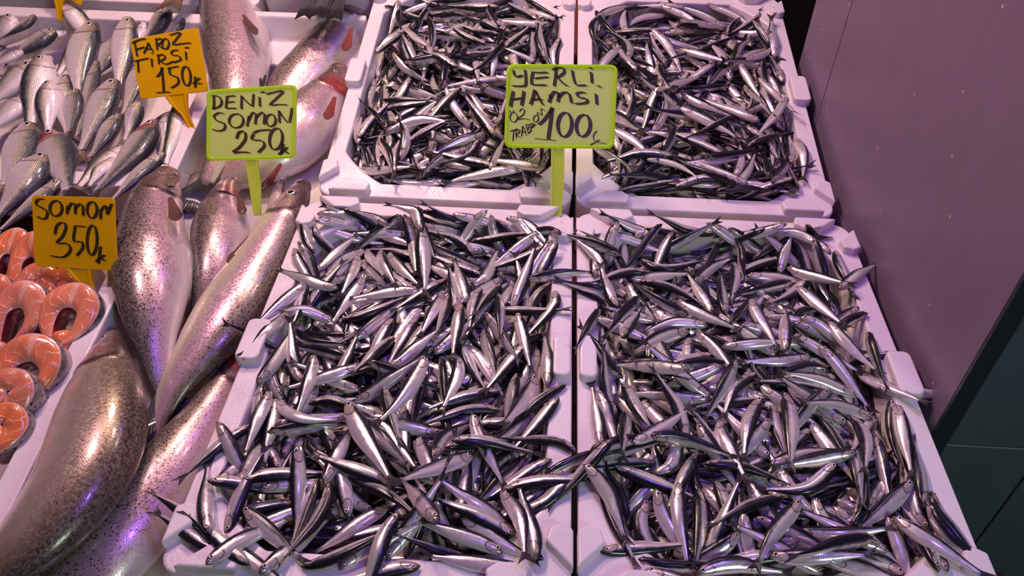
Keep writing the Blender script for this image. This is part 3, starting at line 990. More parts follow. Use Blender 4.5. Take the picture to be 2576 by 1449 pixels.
TRACED = [('NR',0,[[143,526,27],[103,524,7],[58,520,-16],[13,516,-38],[-32,512,-56]],8,1),
('NR',0,[[-273,526,26],[-292,489,17],[-304,448,-5],[-316,406,-7],[-328,364,-9]],8,-1),
('NL',0,[[-331,107,-58],[-317,65,-54],[-303,23,-51],[-289,-19,-48],[-275,-60,-47]],8,-1),
('NR',0,[[-208,-244,-25],[-172,-228,-23],[-133,-205,-21],[-94,-182,-21],[-55,-159,-22]],8,1),
('NL',0,[[-302,-28,-42],[-276,-63,-37],[-247,-96,-33],[-218,-129,-30],[-188,-162,-28]],125,1),
('NR',0,[[-227,494,-4],[-212,525,-4],[-242,526,-1],[-279,526,29],[-316,526,52]],8,1),
('NL',0,[[48,526,26],[92,526,15],[137,526,6],[181,526,-4],[225,526,-4]],8,1),
('NR',0,[[83,157,-19],[47,131,-18],[26,96,-17],[32,52,-18],[36,8,-19]],50,-1),
('NR',0,[[97,66,-18],[64,96,-10],[33,128,-5],[3,159,-3],[-28,191,4]],8,-1),
('NR',0,[[-186,492,-4],[-195,524,-4],[-233,526,6],[-274,526,28],[-315,526,49]],8,-1),
('NR',0,[[195,526,47],[159,526,25],[112,526,6],[66,526,-4],[19,526,-4]],8,-1),
('NL',0,[[-132,497,-4],[-170,520,-4],[-212,527,0],[-256,526,7],[-300,526,7]],50,-1),
('NL',0,[[44,-245,-18],[71,-280,-18],[96,-317,-19],[122,-353,-22],[147,-389,-25]],8,1),
('NL',0,[[41,152,-19],[26,110,-18],[8,70,-18],[-10,30,-19],[-29,-10,-20]],8,1),
('NR',0,[[249,526,47],[268,526,24],[287,526,8],[306,526,7],[325,526,6]],8,-1),
('NL',0,[[48,91,-18],[71,129,-16],[88,169,-16],[106,210,-17],[123,250,-19]],125,1),
('NL',0,[[-37,526,34],[7,526,19],[51,526,7],[95,526,-4],[139,526,-4]],50,-1),
('NR',0,[[-322,-56,-4],[-327,-12,-4],[-329,32,6],[-331,76,6],[-332,120,5]],8,1),
('NL',0,[[-4,145,-20],[-14,102,-18],[-24,59,-16],[-35,17,-15],[-46,-26,-15]],8,1),
('NR',0,[[-105,489,-4],[-108,516,-4],[-141,523,0],[-175,526,6],[-209,529,5]],8,1),
('NR',0,[[-287,-52,6],[-316,-18,8],[-338,20,19],[-359,58,18],[-381,97,17]],125,-1),
('NL',0,[[139,511,-4],[99,526,-4],[55,526,6],[10,526,12],[-34,526,28]],8,-1),
('NL',0,[[-269,523,29],[-225,523,7],[-181,517,-15],[-138,510,-37],[-94,504,-55]],8,-1),
('NL',0,[[-315,-237,-3],[-340,-274,2],[-364,-311,8],[-387,-348,7],[-411,-385,6]],8,1),
('NR',0,[[-151,526,26],[-184,503,1],[-211,468,-26],[-239,434,-48],[-267,400,-61]],125,1),
('NL',0,[[-299,-20,0],[-339,-7,0],[-378,13,11],[-417,34,10],[-457,54,9]],125,-1),
('NR',0,[[-116,526,7],[-133,490,-7],[-151,449,-22],[-168,407,-36],[-186,366,-43]],8,1),
('NR',0,[[-181,96,-25],[-170,54,-24],[-163,10,-23],[-156,-33,-24],[-149,-77,-25]],8,1),
('NR',0,[[-112,122,-21],[-116,78,-20],[-123,35,-20],[-130,-9,-21],[-138,-52,-22]],8,1),
('NL',0,[[127,481,-4],[104,518,-4],[65,526,0],[21,526,24],[-24,526,52]],8,1),
('NL',0,[[-197,498,-36],[-226,513,-20],[-255,525,-4],[-287,528,17],[-319,529,31]],50,-1),
('NL',0,[[-336,-411,15],[-326,-368,-4],[-312,-326,-22],[-299,-284,-38],[-285,-242,-47]],8,1),
('NL',0,[[88,490,-53],[49,509,-37],[8,520,-16],[-35,525,6],[-78,528,28]],50,1),
('NL',0,[[-44,-202,-19],[-13,-234,-18],[16,-267,-18],[44,-301,-19],[72,-335,-20]],8,1),
('NR',0,[[175,-302,-25],[210,-318,-29],[246,-333,-35],[281,-348,-44],[317,-363,-51]],50,1),
('NL',0,[[-379,-259,29],[-350,-292,18],[-323,-327,4],[-298,-363,-15],[-272,-399,-30]],8,1),
('NL',0,[[-346,518,9],[-303,526,8],[-259,526,7],[-215,526,-6],[-171,526,-9]],8,1),
('NL',0,[[120,-357,-12],[80,-338,-11],[39,-321,-12],[-2,-304,-14],[-43,-287,-16]],8,1),
('NL',0,[[219,526,18],[256,522,10],[285,496,6],[306,464,6],[325,430,5]],8,1),
('NL',0,[[-232,-299,-37],[-234,-259,-33],[-222,-216,-29],[-209,-173,-26],[-197,-130,-23]],8,1),
('NR',0,[[315,-240,-52],[291,-203,-46],[267,-166,-40],[242,-130,-35],[217,-93,-32]],50,-1),
('NR',0,[[313,-32,-3],[352,-45,2],[396,-47,8],[440,-48,7],[485,-50,6]],8,1),
('NL',0,[[168,526,16],[208,514,-11],[244,488,-38],[280,463,-60],[316,438,-77]],8,-1),
('NR',0,[[329,467,6],[323,424,7],[326,380,7],[329,336,6],[332,292,5]],8,-1),
('NR',0,[[311,454,1],[298,493,-1],[265,515,-4],[224,523,-6],[183,528,-8]],8,-1),
('NR',1,[[169,-260,-28],[209,-244,-29],[247,-226,-30],[284,-204,-33],[319,-179,-37]],8,-1),
('NL',0,[[332,506,9],[332,462,8],[331,418,7],[330,374,5],[330,330,3]],8,-1),
('NL',0,[[203,-304,-29],[226,-266,-32],[248,-228,-36],[271,-190,-42],[293,-152,-47]],-40,1),
('NL',0,[[157,526,32],[170,501,-13],[199,468,-60],[229,435,-60],[258,402,-61]],8,1),
('NL',0,[[4,-314,3],[44,-333,4],[85,-347,2],[127,-361,-5],[169,-375,-12]],8,1),
('NR',0,[[36,526,22],[79,521,-6],[122,508,-33],[164,495,-51],[206,482,-63]],125,1),
('NL',0,[[165,-383,-23],[172,-340,-24],[182,-297,-25],[193,-254,-28],[204,-212,-31]],8,1),
('NR',0,[[39,-339,-19],[-2,-356,-18],[-42,-374,-19],[-82,-391,-20],[-123,-409,-22]],8,1),
('NL',0,[[157,75,-27],[136,113,-19],[116,152,-10],[95,192,-5],[75,231,1]],50,1),
('NR',1,[[293,-234,-42],[253,-253,-34],[213,-271,-28],[172,-288,-23],[131,-305,-20]],125,-1),
('NL',0,[[-25,-29,-18],[0,7,-15],[26,43,-14],[51,80,-11],[76,116,-8]],8,1),
('NL',0,[[-287,-407,20],[-290,-363,0],[-291,-319,-11],[-291,-275,-30],[-291,-231,-48]],8,1),
('NR',0,[[-205,-373,-30],[-211,-329,-29],[-215,-285,-29],[-220,-241,-30],[-224,-197,-31]],50,-1),
('NL',0,[[-207,-244,-28],[-198,-287,-27],[-185,-329,-26],[-172,-371,-27],[-159,-413,-28]],8,1),
('NL',0,[[25,12,-3],[53,46,-5],[81,80,-7],[109,114,-6],[136,149,-4]],8,1),
('NR',1,[[-221,-266,-21],[-265,-272,-20],[-308,-282,-13],[-349,-296,-5],[-391,-310,9]],8,1),
('NL',1,[[-319,110,-53],[-290,77,-44],[-255,51,-36],[-212,43,-29],[-168,39,-24]],125,1),
('NL',0,[[-320,459,-4],[-278,472,-21],[-235,477,-39],[-191,482,-54],[-147,487,-62]],8,1),
('NR',0,[[-109,-12,3],[-150,0,-7],[-189,21,-18],[-228,41,-32],[-267,62,-44]],8,1),
('NL',0,[[-276,-69,-24],[-276,-114,-31],[-274,-158,-35],[-272,-202,-39],[-270,-246,-42]],50,1),
('NR',0,[[-211,521,-4],[-245,507,-25],[-271,472,-47],[-296,437,-66],[-322,402,-80]],8,1),
('NR',0,[[-206,-319,-15],[-244,-330,-26],[-271,-358,-39],[-296,-389,-51],[-322,-420,-63]],8,-1),
('NR',1,[[-28,526,36],[16,526,11],[59,519,-15],[103,511,-37],[146,503,-56]],8,1),
('NL',0,[[-339,464,15],[-328,433,-2],[-292,407,-19],[-256,381,-37],[-221,354,-47]],50,-1),
('NL',0,[[148,526,46],[110,513,10],[81,480,-27],[52,447,-38],[22,414,-46]],8,-1),
('NL',1,[[58,26,-1],[24,-3,-4],[-8,-33,-9],[-41,-63,-15],[-73,-93,-20]],125,-1),
('NR',0,[[211,526,7],[238,492,-12],[250,450,-32],[259,407,-50],[269,364,-60]],8,-1),
('NR',0,[[-61,66,-19],[-99,42,-11],[-138,22,-1],[-177,3,0],[-217,-17,10]],8,1),
('NL',0,[[200,73,-27],[190,115,-26],[179,158,-25],[167,201,-26],[155,243,-26]],8,-1),
('NR',0,[[148,-334,-22],[187,-351,-26],[230,-361,-33],[272,-371,-42],[314,-381,-51]],8,1),
('NL',0,[[-150,53,-21],[-123,88,-20],[-98,124,-19],[-73,161,-19],[-49,197,-20]],50,1),
('NR',1,[[-317,-294,-5],[-276,-309,-8],[-234,-323,-12],[-192,-336,-13],[-150,-350,-18]],8,-1),
('NR',1,[[203,-369,-10],[223,-329,-17],[249,-294,-27],[280,-263,-38],[312,-233,-44]],8,1),
('NL',0,[[-188,-249,-20],[-174,-289,-18],[-136,-309,-17],[-96,-328,-17],[-56,-347,-18]],125,1),
('NL',1,[[-141,-12,-21],[-182,4,-23],[-224,18,-28],[-266,31,-35],[-308,43,-38]],125,-1),
('NR',1,[[187,79,-27],[145,66,-22],[102,54,-18],[59,47,-15],[15,42,-13]],8,-1),
('NL',0,[[-316,360,-5],[-342,394,1],[-360,435,9],[-378,475,10],[-396,515,10]],8,1),
('NR',1,[[-159,-10,11],[-119,8,5],[-77,22,-5],[-33,27,-14],[10,33,-21]],125,1),
('NL',0,[[61,496,-29],[21,481,-35],[-17,458,-41],[-55,435,-42],[-93,412,-45]],8,-1),
('NR',0,[[-35,89,-15],[7,89,-6],[51,93,0],[96,98,1],[141,102,9]],8,1),
('NL',0,[[-333,-30,-7],[-319,-72,-14],[-300,-111,-20],[-274,-147,-21],[-249,-184,-29]],50,1),
('NL',0,[[329,-244,-57],[316,-286,-53],[300,-327,-49],[284,-368,-47],[268,-409,-46]],8,-1),
('NL',0,[[279,178,-44],[286,135,-44],[288,91,-46],[290,47,-48],[291,3,-51]],8,1),
('NR',1,[[217,37,-26],[174,42,-22],[134,24,-19],[96,2,-17],[58,-21,-17]],125,-1),
('NR',0,[[-53,-10,23],[-96,-20,6],[-138,-32,-6],[-181,-45,-21],[-223,-58,-35]],8,-1),
('NL',1,[[201,526,20],[241,521,11],[269,486,1],[294,450,3],[321,415,6]],8,1),
('NL',0,[[-34,472,19],[-1,496,-2],[40,507,-18],[81,517,-39],[122,526,-60]],50,1),
('NR',0,[[-347,302,7],[-345,346,8],[-343,390,8],[-341,434,7],[-339,478,6]],8,1),
('NR',0,[[-128,-233,-23],[-149,-271,-18],[-169,-311,-11],[-189,-350,-9],[-209,-390,-4]],50,1),
('NR',1,[[-287,-416,-46],[-293,-377,-35],[-305,-340,-26],[-329,-311,-11],[-333,-272,4]],125,-1),
('NL',1,[[-335,461,29],[-299,486,10],[-259,504,-15],[-216,513,-37],[-173,522,-59]],8,1),
('NL',0,[[311,-218,-46],[308,-262,-41],[295,-303,-36],[278,-344,-35],[262,-385,-35]],50,1),
('NR',0,[[136,-352,-20],[167,-383,-25],[198,-414,-31],[229,-446,-39],[259,-477,-47]],8,1),
('NL',0,[[360,442,37],[330,474,22],[290,491,-2],[249,507,-22],[208,523,-42]],125,-1),
('NR',1,[[-278,396,8],[-312,424,8],[-347,451,10],[-383,476,15],[-419,502,13]],125,-1),
('NL',1,[[-366,382,16],[-335,351,-2],[-314,312,-19],[-293,273,-36],[-272,234,-45]],50,1),
('NR',0,[[-330,296,9],[-324,339,13],[-342,378,22],[-370,412,20],[-396,448,19]],8,-1),
('NL',1,[[210,-358,-24],[216,-315,-21],[241,-279,-22],[273,-249,-27],[304,-218,-28]],125,1),
('NR',0,[[-265,394,-63],[-262,425,-53],[-260,456,-38],[-258,487,-22],[-253,517,-11]],8,1),
('NR',0,[[90,-377,-20],[72,-341,-19],[56,-299,-18],[40,-257,-19],[23,-215,-20]],8,-1),
('NL',0,[[350,-291,5],[312,-313,-4],[275,-338,-17],[239,-362,-25],[202,-387,-31]],8,1),
('NL',0,[[-371,358,11],[-352,318,9],[-327,282,-4],[-301,247,-9],[-275,211,-14]],8,1),
('NR',0,[[-128,-320,-23],[-104,-357,-16],[-76,-391,-12],[-48,-425,-10],[-20,-459,-3]],8,1),
('NL',0,[[-201,-100,-21],[-212,-143,-17],[-225,-185,-15],[-238,-227,-16],[-251,-269,-18]],8,-1),
('NR',1,[[112,478,-52],[149,501,-35],[189,515,-12],[232,525,12],[275,529,30]],50,-1),
('NL',0,[[157,468,-50],[116,450,-46],[76,433,-42],[35,416,-40],[-6,399,-39]],125,-1),
('NR',1,[[298,57,-45],[313,16,-27],[331,-25,-3],[353,-63,19],[375,-101,40]],8,1),
('NR',0,[[-295,423,18],[-278,382,3],[-260,342,-11],[-241,302,-26],[-222,263,-33]],125,1),
('NR',1,[[260,441,-59],[227,463,-41],[196,489,-21],[162,509,-1],[124,524,19]],8,-1),
('NL',0,[[245,-386,-31],[205,-399,-28],[162,-411,-26],[119,-422,-26],[76,-434,-27]],8,-1),
('NL',0,[[-204,521,-43],[-162,512,-45],[-123,491,-45],[-85,469,-41],[-46,448,-36]],8,1),
('NR',1,[[-231,-297,-17],[-191,-282,-14],[-177,-242,-12],[-165,-199,-11],[-153,-157,-13]],-40,-1),
('NR',0,[[64,524,-60],[37,488,-54],[5,458,-49],[-27,428,-45],[-59,398,-41]],8,-1),
('NL',0,[[208,463,-65],[166,454,-46],[122,449,-29],[78,444,-17],[34,439,3]],8,-1),
('NL',1,[[295,-258,-35],[268,-292,-32],[242,-328,-27],[219,-366,-20],[197,-404,-14]],125,-1),
('NR',1,[[-274,377,24],[-309,403,25],[-346,427,24],[-386,445,21],[-427,463,19]],125,-1),
('NL',1,[[264,183,-39],[258,139,-38],[252,96,-37],[247,52,-37],[241,8,-38]],8,-1),
('NL',1,[[135,54,-23],[167,23,-24],[190,-15,-26],[211,-53,-30],[233,-91,-33]],8,1),
('NR',0,[[38,-29,-18],[70,-59,-18],[102,-89,-20],[134,-119,-23],[167,-149,-25]],8,1),
('NL',1,[[336,-336,9],[373,-314,10],[412,-292,11],[451,-271,10],[489,-250,9]],125,1),
('NL',1,[[-231,-333,-37],[-257,-298,-33],[-280,-261,-31],[-297,-220,-32],[-312,-178,-27]],50,1),
('NR',0,[[-64,398,-31],[-46,430,-36],[-30,463,-45],[-14,495,-55],[11,521,-63]],50,1),
('NR',1,[[195,466,-28],[153,455,-36],[113,437,-39],[74,415,-40],[36,394,-43]],8,1),
('NR',1,[[99,-332,-18],[109,-375,-20],[125,-416,-24],[141,-457,-30],[158,-498,-34]],8,1),
('NR',1,[[216,-32,-31],[173,-22,-25],[129,-19,-19],[85,-22,-13],[41,-24,-8]],8,1),
('NR',1,[[395,67,15],[352,74,-2],[308,70,-16],[264,65,-30],[220,60,-36]],50,1),
('NL',0,[[-167,-115,-27],[-158,-75,-22],[-152,-31,-16],[-145,14,-11],[-139,58,-7]],8,-1),
('NL',0,[[-215,-93,-12],[-172,-84,-11],[-133,-65,-11],[-93,-46,-14],[-53,-27,-14]],8,-1),
('NL',1,[[120,408,-26],[88,438,-13],[49,457,-4],[6,462,2],[-38,469,13]],8,1),
('NR',0,[[279,-370,-35],[293,-328,-38],[305,-286,-41],[316,-244,-45],[328,-202,-49]],8,1),
('NR',0,[[175,414,-45],[181,442,-32],[191,468,-16],[203,493,0],[215,519,12]],8,1),
('NL',1,[[-335,-125,3],[-321,-83,3],[-310,-40,3],[-301,3,7],[-292,46,12]],50,1),
('NL',1,[[-345,-415,37],[-302,-405,20],[-259,-399,3],[-215,-394,-14],[-171,-388,-23]],8,-1),
('NL',1,[[-239,-102,-16],[-260,-63,-12],[-278,-23,0],[-290,19,9],[-302,61,22]],8,-1),
('NL',1,[[-298,303,-21],[-285,346,-25],[-269,387,-25],[-249,426,-25],[-229,465,-25]],8,1),
('NR',1,[[80,390,-37],[124,395,-40],[168,398,-44],[212,399,-51],[256,401,-56]],8,1),
('NL',1,[[-246,-411,6],[-209,-389,-1],[-166,-377,-10],[-124,-366,-17],[-81,-354,-22]],8,1),
('NR',1,[[102,-26,-10],[129,-61,-16],[162,-90,-23],[195,-119,-29],[229,-148,-37]],8,1),
('NL',1,[[343,-354,-8],[308,-380,-18],[272,-405,-28],[236,-431,-33],[200,-456,-38]],8,1),
('NL',1,[[78,4,-18],[85,-40,-17],[92,-83,-16],[100,-127,-17],[107,-170,-18]],125,1),
('NL',0,[[4,418,-37],[23,378,-33],[43,339,-29],[64,299,-26],[84,260,-25]],8,1),
('NL',1,[[89,399,-37],[132,406,-39],[176,403,-43],[220,398,-49],[264,394,-55]],125,1),
('NL',1,[[-171,-411,-32],[-209,-420,-29],[-247,-433,-26],[-282,-450,-17],[-317,-468,-8]],8,1),
('NR',1,[[-241,466,-62],[-201,447,-53],[-186,408,-45],[-181,364,-39],[-175,320,-33]],125,1),
('NL',0,[[-98,-118,-13],[-139,-104,-5],[-181,-88,-2],[-222,-72,2],[-263,-57,5]],8,-1),
('NL',1,[[-223,397,-51],[-235,354,-42],[-249,313,-34],[-265,271,-24],[-280,230,-11]],8,-1),
('NL',0,[[301,-415,-8],[309,-441,-5],[317,-466,2],[324,-492,9],[330,-518,10]],50,1),
('NR',1,[[156,-406,-14],[185,-372,-8],[202,-332,-7],[214,-290,-5],[227,-248,-6]],125,-1),
('NL',0,[[-211,287,-30],[-244,271,-20],[-271,246,-12],[-297,219,-7],[-322,191,3]],8,-1),
('NR',1,[[220,-133,-19],[186,-106,-11],[153,-76,-4],[120,-47,-1],[88,-17,1]],50,-1),
('NR',1,[[275,-29,-43],[233,-15,-30],[190,-5,-16],[146,-5,-4],[102,-7,5]],8,-1),
('NR',1,[[292,-390,-26],[301,-346,-26],[309,-303,-25],[318,-260,-31],[327,-217,-37]],8,-1),
('NR',1,[[-143,473,-50],[-130,430,-43],[-126,387,-36],[-125,343,-32],[-124,298,-28]],125,1),
('NL',1,[[-185,-443,-36],[-210,-467,-31],[-237,-489,-24],[-268,-506,-12],[-299,-523,2]],8,-1),
('NL',1,[[168,119,-22],[179,76,-19],[190,33,-16],[202,-9,-14],[213,-52,-14]],50,1),
('NL',1,[[115,74,-16],[129,32,-18],[146,-8,-21],[168,-46,-25],[193,-82,-30]],50,-1),
('NR',1,[[-243,-80,-39],[-221,-118,-29],[-199,-157,-19],[-178,-195,-7],[-156,-234,3]],8,1),
('NL',0,[[-257,-506,-6],[-225,-477,-11],[-190,-451,-17],[-155,-424,-23],[-119,-398,-26]],8,1),
('NR',1,[[-285,48,-45],[-247,25,-28],[-212,-1,-8],[-180,-32,11],[-150,-64,33]],8,-1),
('NL',1,[[-196,440,-55],[-224,402,-43],[-244,361,-30],[-256,316,-17],[-266,273,-7]],8,-1),
('NR',1,[[-246,-39,-33],[-212,-68,-29],[-181,-99,-26],[-151,-131,-24],[-120,-162,-22]],8,1),
('NL',1,[[48,-47,-19],[42,-90,-18],[38,-134,-17],[36,-178,-18],[33,-222,-19]],50,1),
('NR',1,[[316,-401,-18],[308,-360,-14],[310,-315,-9],[311,-271,-14],[312,-227,-18]],50,-1),
('NR',1,[[278,460,27],[257,497,20],[223,521,20],[181,527,13],[138,529,7]],8,-1),
('NL',1,[[-283,-401,24],[-243,-383,18],[-201,-370,10],[-158,-359,0],[-116,-347,-10]],8,-1),
('NL',1,[[320,347,-72],[283,371,-58],[241,384,-43],[198,395,-29],[156,406,-18]],8,-1),
('NR',1,[[-81,-83,-18],[-120,-61,2],[-157,-38,21],[-195,-15,41],[-233,7,63]],8,-1),
('NL',1,[[-15,448,-22],[22,425,-25],[62,405,-29],[102,387,-35],[143,371,-40]],125,1),
('NL',1,[[184,347,-35],[217,341,-39],[251,337,-45],[285,331,-54],[318,324,-62]],125,1),
('NL',0,[[188,-393,-17],[208,-424,-17],[231,-455,-17],[253,-486,-12],[276,-516,-7]],8,-1),
('NR',0,[[133,-148,-22],[104,-182,-19],[75,-215,-16],[46,-248,-14],[17,-282,-14]],8,1),
('NL',1,[[295,-414,-3],[335,-397,-3],[367,-367,8],[397,-335,7],[428,-304,6]],8,-1),
('NR',1,[[-145,-73,70],[-182,-49,48],[-221,-27,26],[-260,-7,4],[-299,13,-18]],8,-1),
('NL',1,[[-190,364,-38],[-158,333,-32],[-130,299,-26],[-103,265,-22],[-75,230,-19]],50,1),
('NR',1,[[294,294,14],[324,326,9],[356,357,13],[389,386,8],[422,415,4]],8,1),
('NL',1,[[153,336,-37],[110,346,-31],[68,359,-24],[28,378,-20],[-12,396,-18]],8,1),
('NL',1,[[-193,437,-53],[-173,398,-40],[-152,359,-26],[-132,320,-13],[-112,281,-3]],8,1),
('NR',0,[[43,-452,0],[1,-454,-3],[-43,-449,-6],[-87,-443,-12],[-132,-438,-18]],8,-1),
('NL',0,[[320,55,-55],[310,12,-51],[296,-30,-48],[283,-72,-46],[269,-114,-44]],8,-1),
('NL',1,[[-103,-56,7],[-140,-80,11],[-180,-97,9],[-221,-114,3],[-262,-131,3]],8,-1),
('NL',0,[[-44,-60,6],[-11,-33,11],[14,3,14],[40,39,14],[66,74,14]],8,1),
('NL',1,[[-92,-55,24],[-49,-64,12],[-6,-75,5],[37,-86,-8],[79,-96,-16]],125,1),
('NR',1,[[-232,-350,5],[-221,-392,-7],[-203,-432,-16],[-180,-469,-27],[-156,-507,-35]],8,1),
('NL',1,[[183,352,-25],[220,360,-24],[255,346,-26],[288,326,-36],[319,304,-43]],50,1),
('NR',1,[[159,-109,-21],[177,-149,-19],[188,-192,-16],[198,-235,-11],[208,-278,-4]],50,-1),
('NR',1,[[135,-133,-20],[153,-173,-17],[168,-215,-13],[182,-256,-10],[196,-298,-9]],8,1),
('NL',1,[[-99,526,13],[-144,514,-14],[-181,489,-34],[-210,453,-46],[-236,417,-55]],125,-1),
('NR',1,[[-123,-109,-20],[-80,-99,-19],[-37,-88,-18],[5,-77,-19],[48,-65,-20]],8,-1),
('NL',1,[[312,76,-44],[299,33,-39],[287,-9,-35],[273,-51,-35],[260,-93,-35]],8,-1),
('NR',1,[[-308,-56,-50],[-279,-88,-44],[-256,-126,-38],[-233,-163,-34],[-210,-201,-31]],8,1),
('NL',1,[[336,427,27],[311,391,5],[290,352,-15],[269,313,-32],[248,274,-45]],8,-1),
('NR',1,[[-210,434,-34],[-179,398,-27],[-136,390,-24],[-92,406,-23],[-49,426,-22]],8,-1),
('NR',0,[[224,-448,-26],[186,-431,-21],[145,-413,-13],[104,-394,-9],[64,-375,-7]],8,-1),
('NL',1,[[348,416,35],[331,375,17],[311,336,-5],[292,296,-29],[272,257,-46]],8,1),
('NL',1,[[-65,136,-20],[-73,92,-18],[-82,49,-16],[-91,6,-14],[-100,-37,-11]],8,1),
('NR',1,[[-90,-94,-3],[-133,-88,-7],[-177,-82,-11],[-221,-75,-18],[-264,-68,-27]],50,-1),
('NL',1,[[-144,407,-26],[-133,365,-14],[-118,323,-5],[-97,284,-2],[-76,246,1]],8,1),
('NR',1,[[-1,526,-2],[-45,526,2],[-89,526,10],[-133,526,34],[-178,526,57]],8,1),
('NL',1,[[205,-379,-14],[163,-366,-4],[120,-357,10],[77,-347,19],[33,-338,26]],50,1),
('NR',1,[[264,487,36],[273,444,14],[281,400,-8],[287,357,-30],[293,313,-49]],125,1),
('NL',1,[[115,-375,-11],[123,-410,-15],[130,-445,-20],[139,-480,-29],[148,-515,-35]],8,1),
('NL',1,[[57,8,-9],[85,42,-5],[111,78,-1],[136,115,-3],[161,151,-7]],8,1),
('NR',1,[[25,-245,-17],[4,-207,-15],[-21,-171,-14],[-47,-135,-12],[-73,-100,-9]],8,-1),
('NR',0,[[-255,311,-14],[-241,270,-21],[-220,231,-24],[-198,193,-27],[-176,155,-30]],8,1),
('NL',1,[[147,-438,-3],[147,-396,7],[144,-352,11],[142,-307,18],[139,-262,26]],50,-1),
('NR',1,[[40,-149,6],[11,-182,-2],[-19,-215,-7],[-48,-247,-16],[-78,-280,-22]],8,-1),
('NR',1,[[-241,-353,-34],[-261,-392,-36],[-260,-434,-38],[-236,-470,-40],[-208,-504,-41]],8,-1),
('NL',1,[[-283,-529,7],[-245,-552,8],[-207,-573,8],[-168,-595,7],[-130,-616,6]],8,1),
('NL',1,[[-326,-118,-4],[-321,-162,-9],[-313,-205,-14],[-306,-249,-14],[-298,-292,-16]],8,1),
('NL',1,[[326,132,-44],[294,102,-34],[266,68,-24],[240,32,-19],[214,-4,-11]],50,1),
('NR',1,[[-102,-314,-6],[-95,-357,-1],[-88,-401,1],[-80,-444,-6],[-73,-488,-7]],8,-1),
('NR',1,[[-144,-502,-34],[-123,-463,-16],[-104,-423,3],[-86,-383,16],[-67,-343,34]],50,-1),
('NL',1,[[248,-365,-11],[291,-355,-2],[334,-351,9],[379,-350,16],[423,-349,20]],8,-1),
('NR',1,[[-178,465,-46],[-136,477,-25],[-93,489,-3],[-51,503,19],[-10,518,41]],125,1),
('NR',1,[[-75,-444,12],[-102,-469,2],[-138,-487,-12],[-175,-505,-28],[-211,-522,-41]],50,-1),
('NR',1,[[241,256,-30],[200,244,-25],[172,211,-22],[145,176,-20],[117,142,-19]],125,1),
('NR',1,[[-33,-305,-13],[-19,-347,-8],[-3,-388,-5],[13,-429,-4],[29,-470,1]],50,1),
('NR',1,[[-183,-330,3],[-187,-374,2],[-188,-418,-2],[-184,-462,-7],[-179,-506,-12]],8,1),
('NL',1,[[-297,-519,7],[-335,-497,8],[-374,-476,9],[-413,-455,8],[-452,-435,7]],50,1),
('NR',1,[[-307,494,5],[-263,497,-6],[-220,491,-16],[-179,475,-23],[-138,459,-27]],8,1),
('NL',1,[[204,324,-37],[174,292,-28],[148,256,-20],[123,219,-10],[98,183,0]],8,-1),
('NL',1,[[-287,-510,-4],[-282,-466,5],[-277,-423,15],[-267,-380,25],[-255,-337,35]],8,-1),
('NR',1,[[-302,-147,-21],[-322,-111,-9],[-330,-70,5],[-331,-29,21],[-332,13,32]],50,1),
('NL',1,[[-65,503,-44],[-109,503,-37],[-152,496,-32],[-196,490,-30],[-240,483,-27]],8,-1),
('NL',1,[[56,296,-21],[27,264,-19],[-3,231,-18],[-32,198,-16],[-61,165,-13]],8,1),
('NL',1,[[-92,526,18],[-75,489,-7],[-59,448,-34],[-43,406,-34],[-28,365,-37]],8,-1),
('NL',1,[[-126,417,-42],[-102,380,-36],[-76,343,-31],[-49,309,-26],[-20,275,-23]],8,1),
('NL',1,[[-270,-558,7],[-310,-541,8],[-350,-521,8],[-388,-500,7],[-427,-479,6]],8,1),
('NL',1,[[-288,-149,-16],[-279,-192,-17],[-275,-236,-17],[-271,-280,-18],[-266,-324,-23]],8,-1),
('NL',1,[[316,412,16],[278,390,2],[236,375,-11],[194,361,-18],[153,347,-30]],8,1),
('NR',1,[[-67,-406,20],[-60,-434,11],[-54,-461,-3],[-52,-490,-17],[-47,-518,-29]],8,1),
('NR',1,[[202,378,-41],[163,356,-34],[123,334,-28],[83,314,-24],[44,295,-22]],125,-1),
('NL',1,[[164,-461,27],[171,-418,15],[172,-374,10],[173,-330,-1],[174,-286,-12]],8,-1),
('NR',1,[[18,526,-33],[3,484,-31],[-14,444,-31],[-34,404,-29],[-55,366,-27]],125,1),
('NL',1,[[227,-80,-28],[185,-96,-23],[144,-115,-16],[105,-138,-12],[66,-162,-8]],8,1),
('NL',1,[[-37,390,-33],[-77,409,-37],[-118,425,-42],[-160,437,-50],[-203,449,-57]],8,1),
('NR',1,[[-39,-409,9],[2,-422,5],[43,-438,1],[85,-454,-11],[126,-470,-19]],50,1),
('NR',1,[[190,-490,-34],[146,-486,-26],[102,-481,-18],[59,-476,-10],[15,-470,1]],125,-1),
('NL',1,[[-212,-581,21],[-251,-559,22],[-287,-534,22],[-324,-510,22],[-360,-485,23]],8,1),
('NR',1,[[-74,336,-31],[-49,374,-33],[-21,410,-35],[12,441,-38],[47,469,-42]],50,1),
('NR',1,[[-344,-258,7],[-345,-214,8],[-349,-170,8],[-354,-126,7],[-359,-82,6]],8,-1),
('NR',1,[[-247,320,-10],[-206,337,-17],[-164,352,-20],[-122,366,-25],[-80,379,-28]],8,1),
('NL',1,[[-74,522,32],[-48,497,20],[-28,458,5],[-7,419,-6],[13,380,-17]],8,1),
('NL',1,[[-301,-531,35],[-325,-490,27],[-343,-446,18],[-357,-401,10],[-371,-358,5]],8,1),
('NR',1,[[260,415,-53],[232,373,-45],[201,334,-38],[163,301,-32],[122,273,-27]],8,1),
('NR',1,[[346,248,-5],[308,227,-14],[273,199,-24],[239,172,-29],[204,145,-33]],8,-1),
('NR',1,[[311,-363,5],[321,-320,7],[330,-276,7],[337,-233,7],[344,-189,6]],8,1),
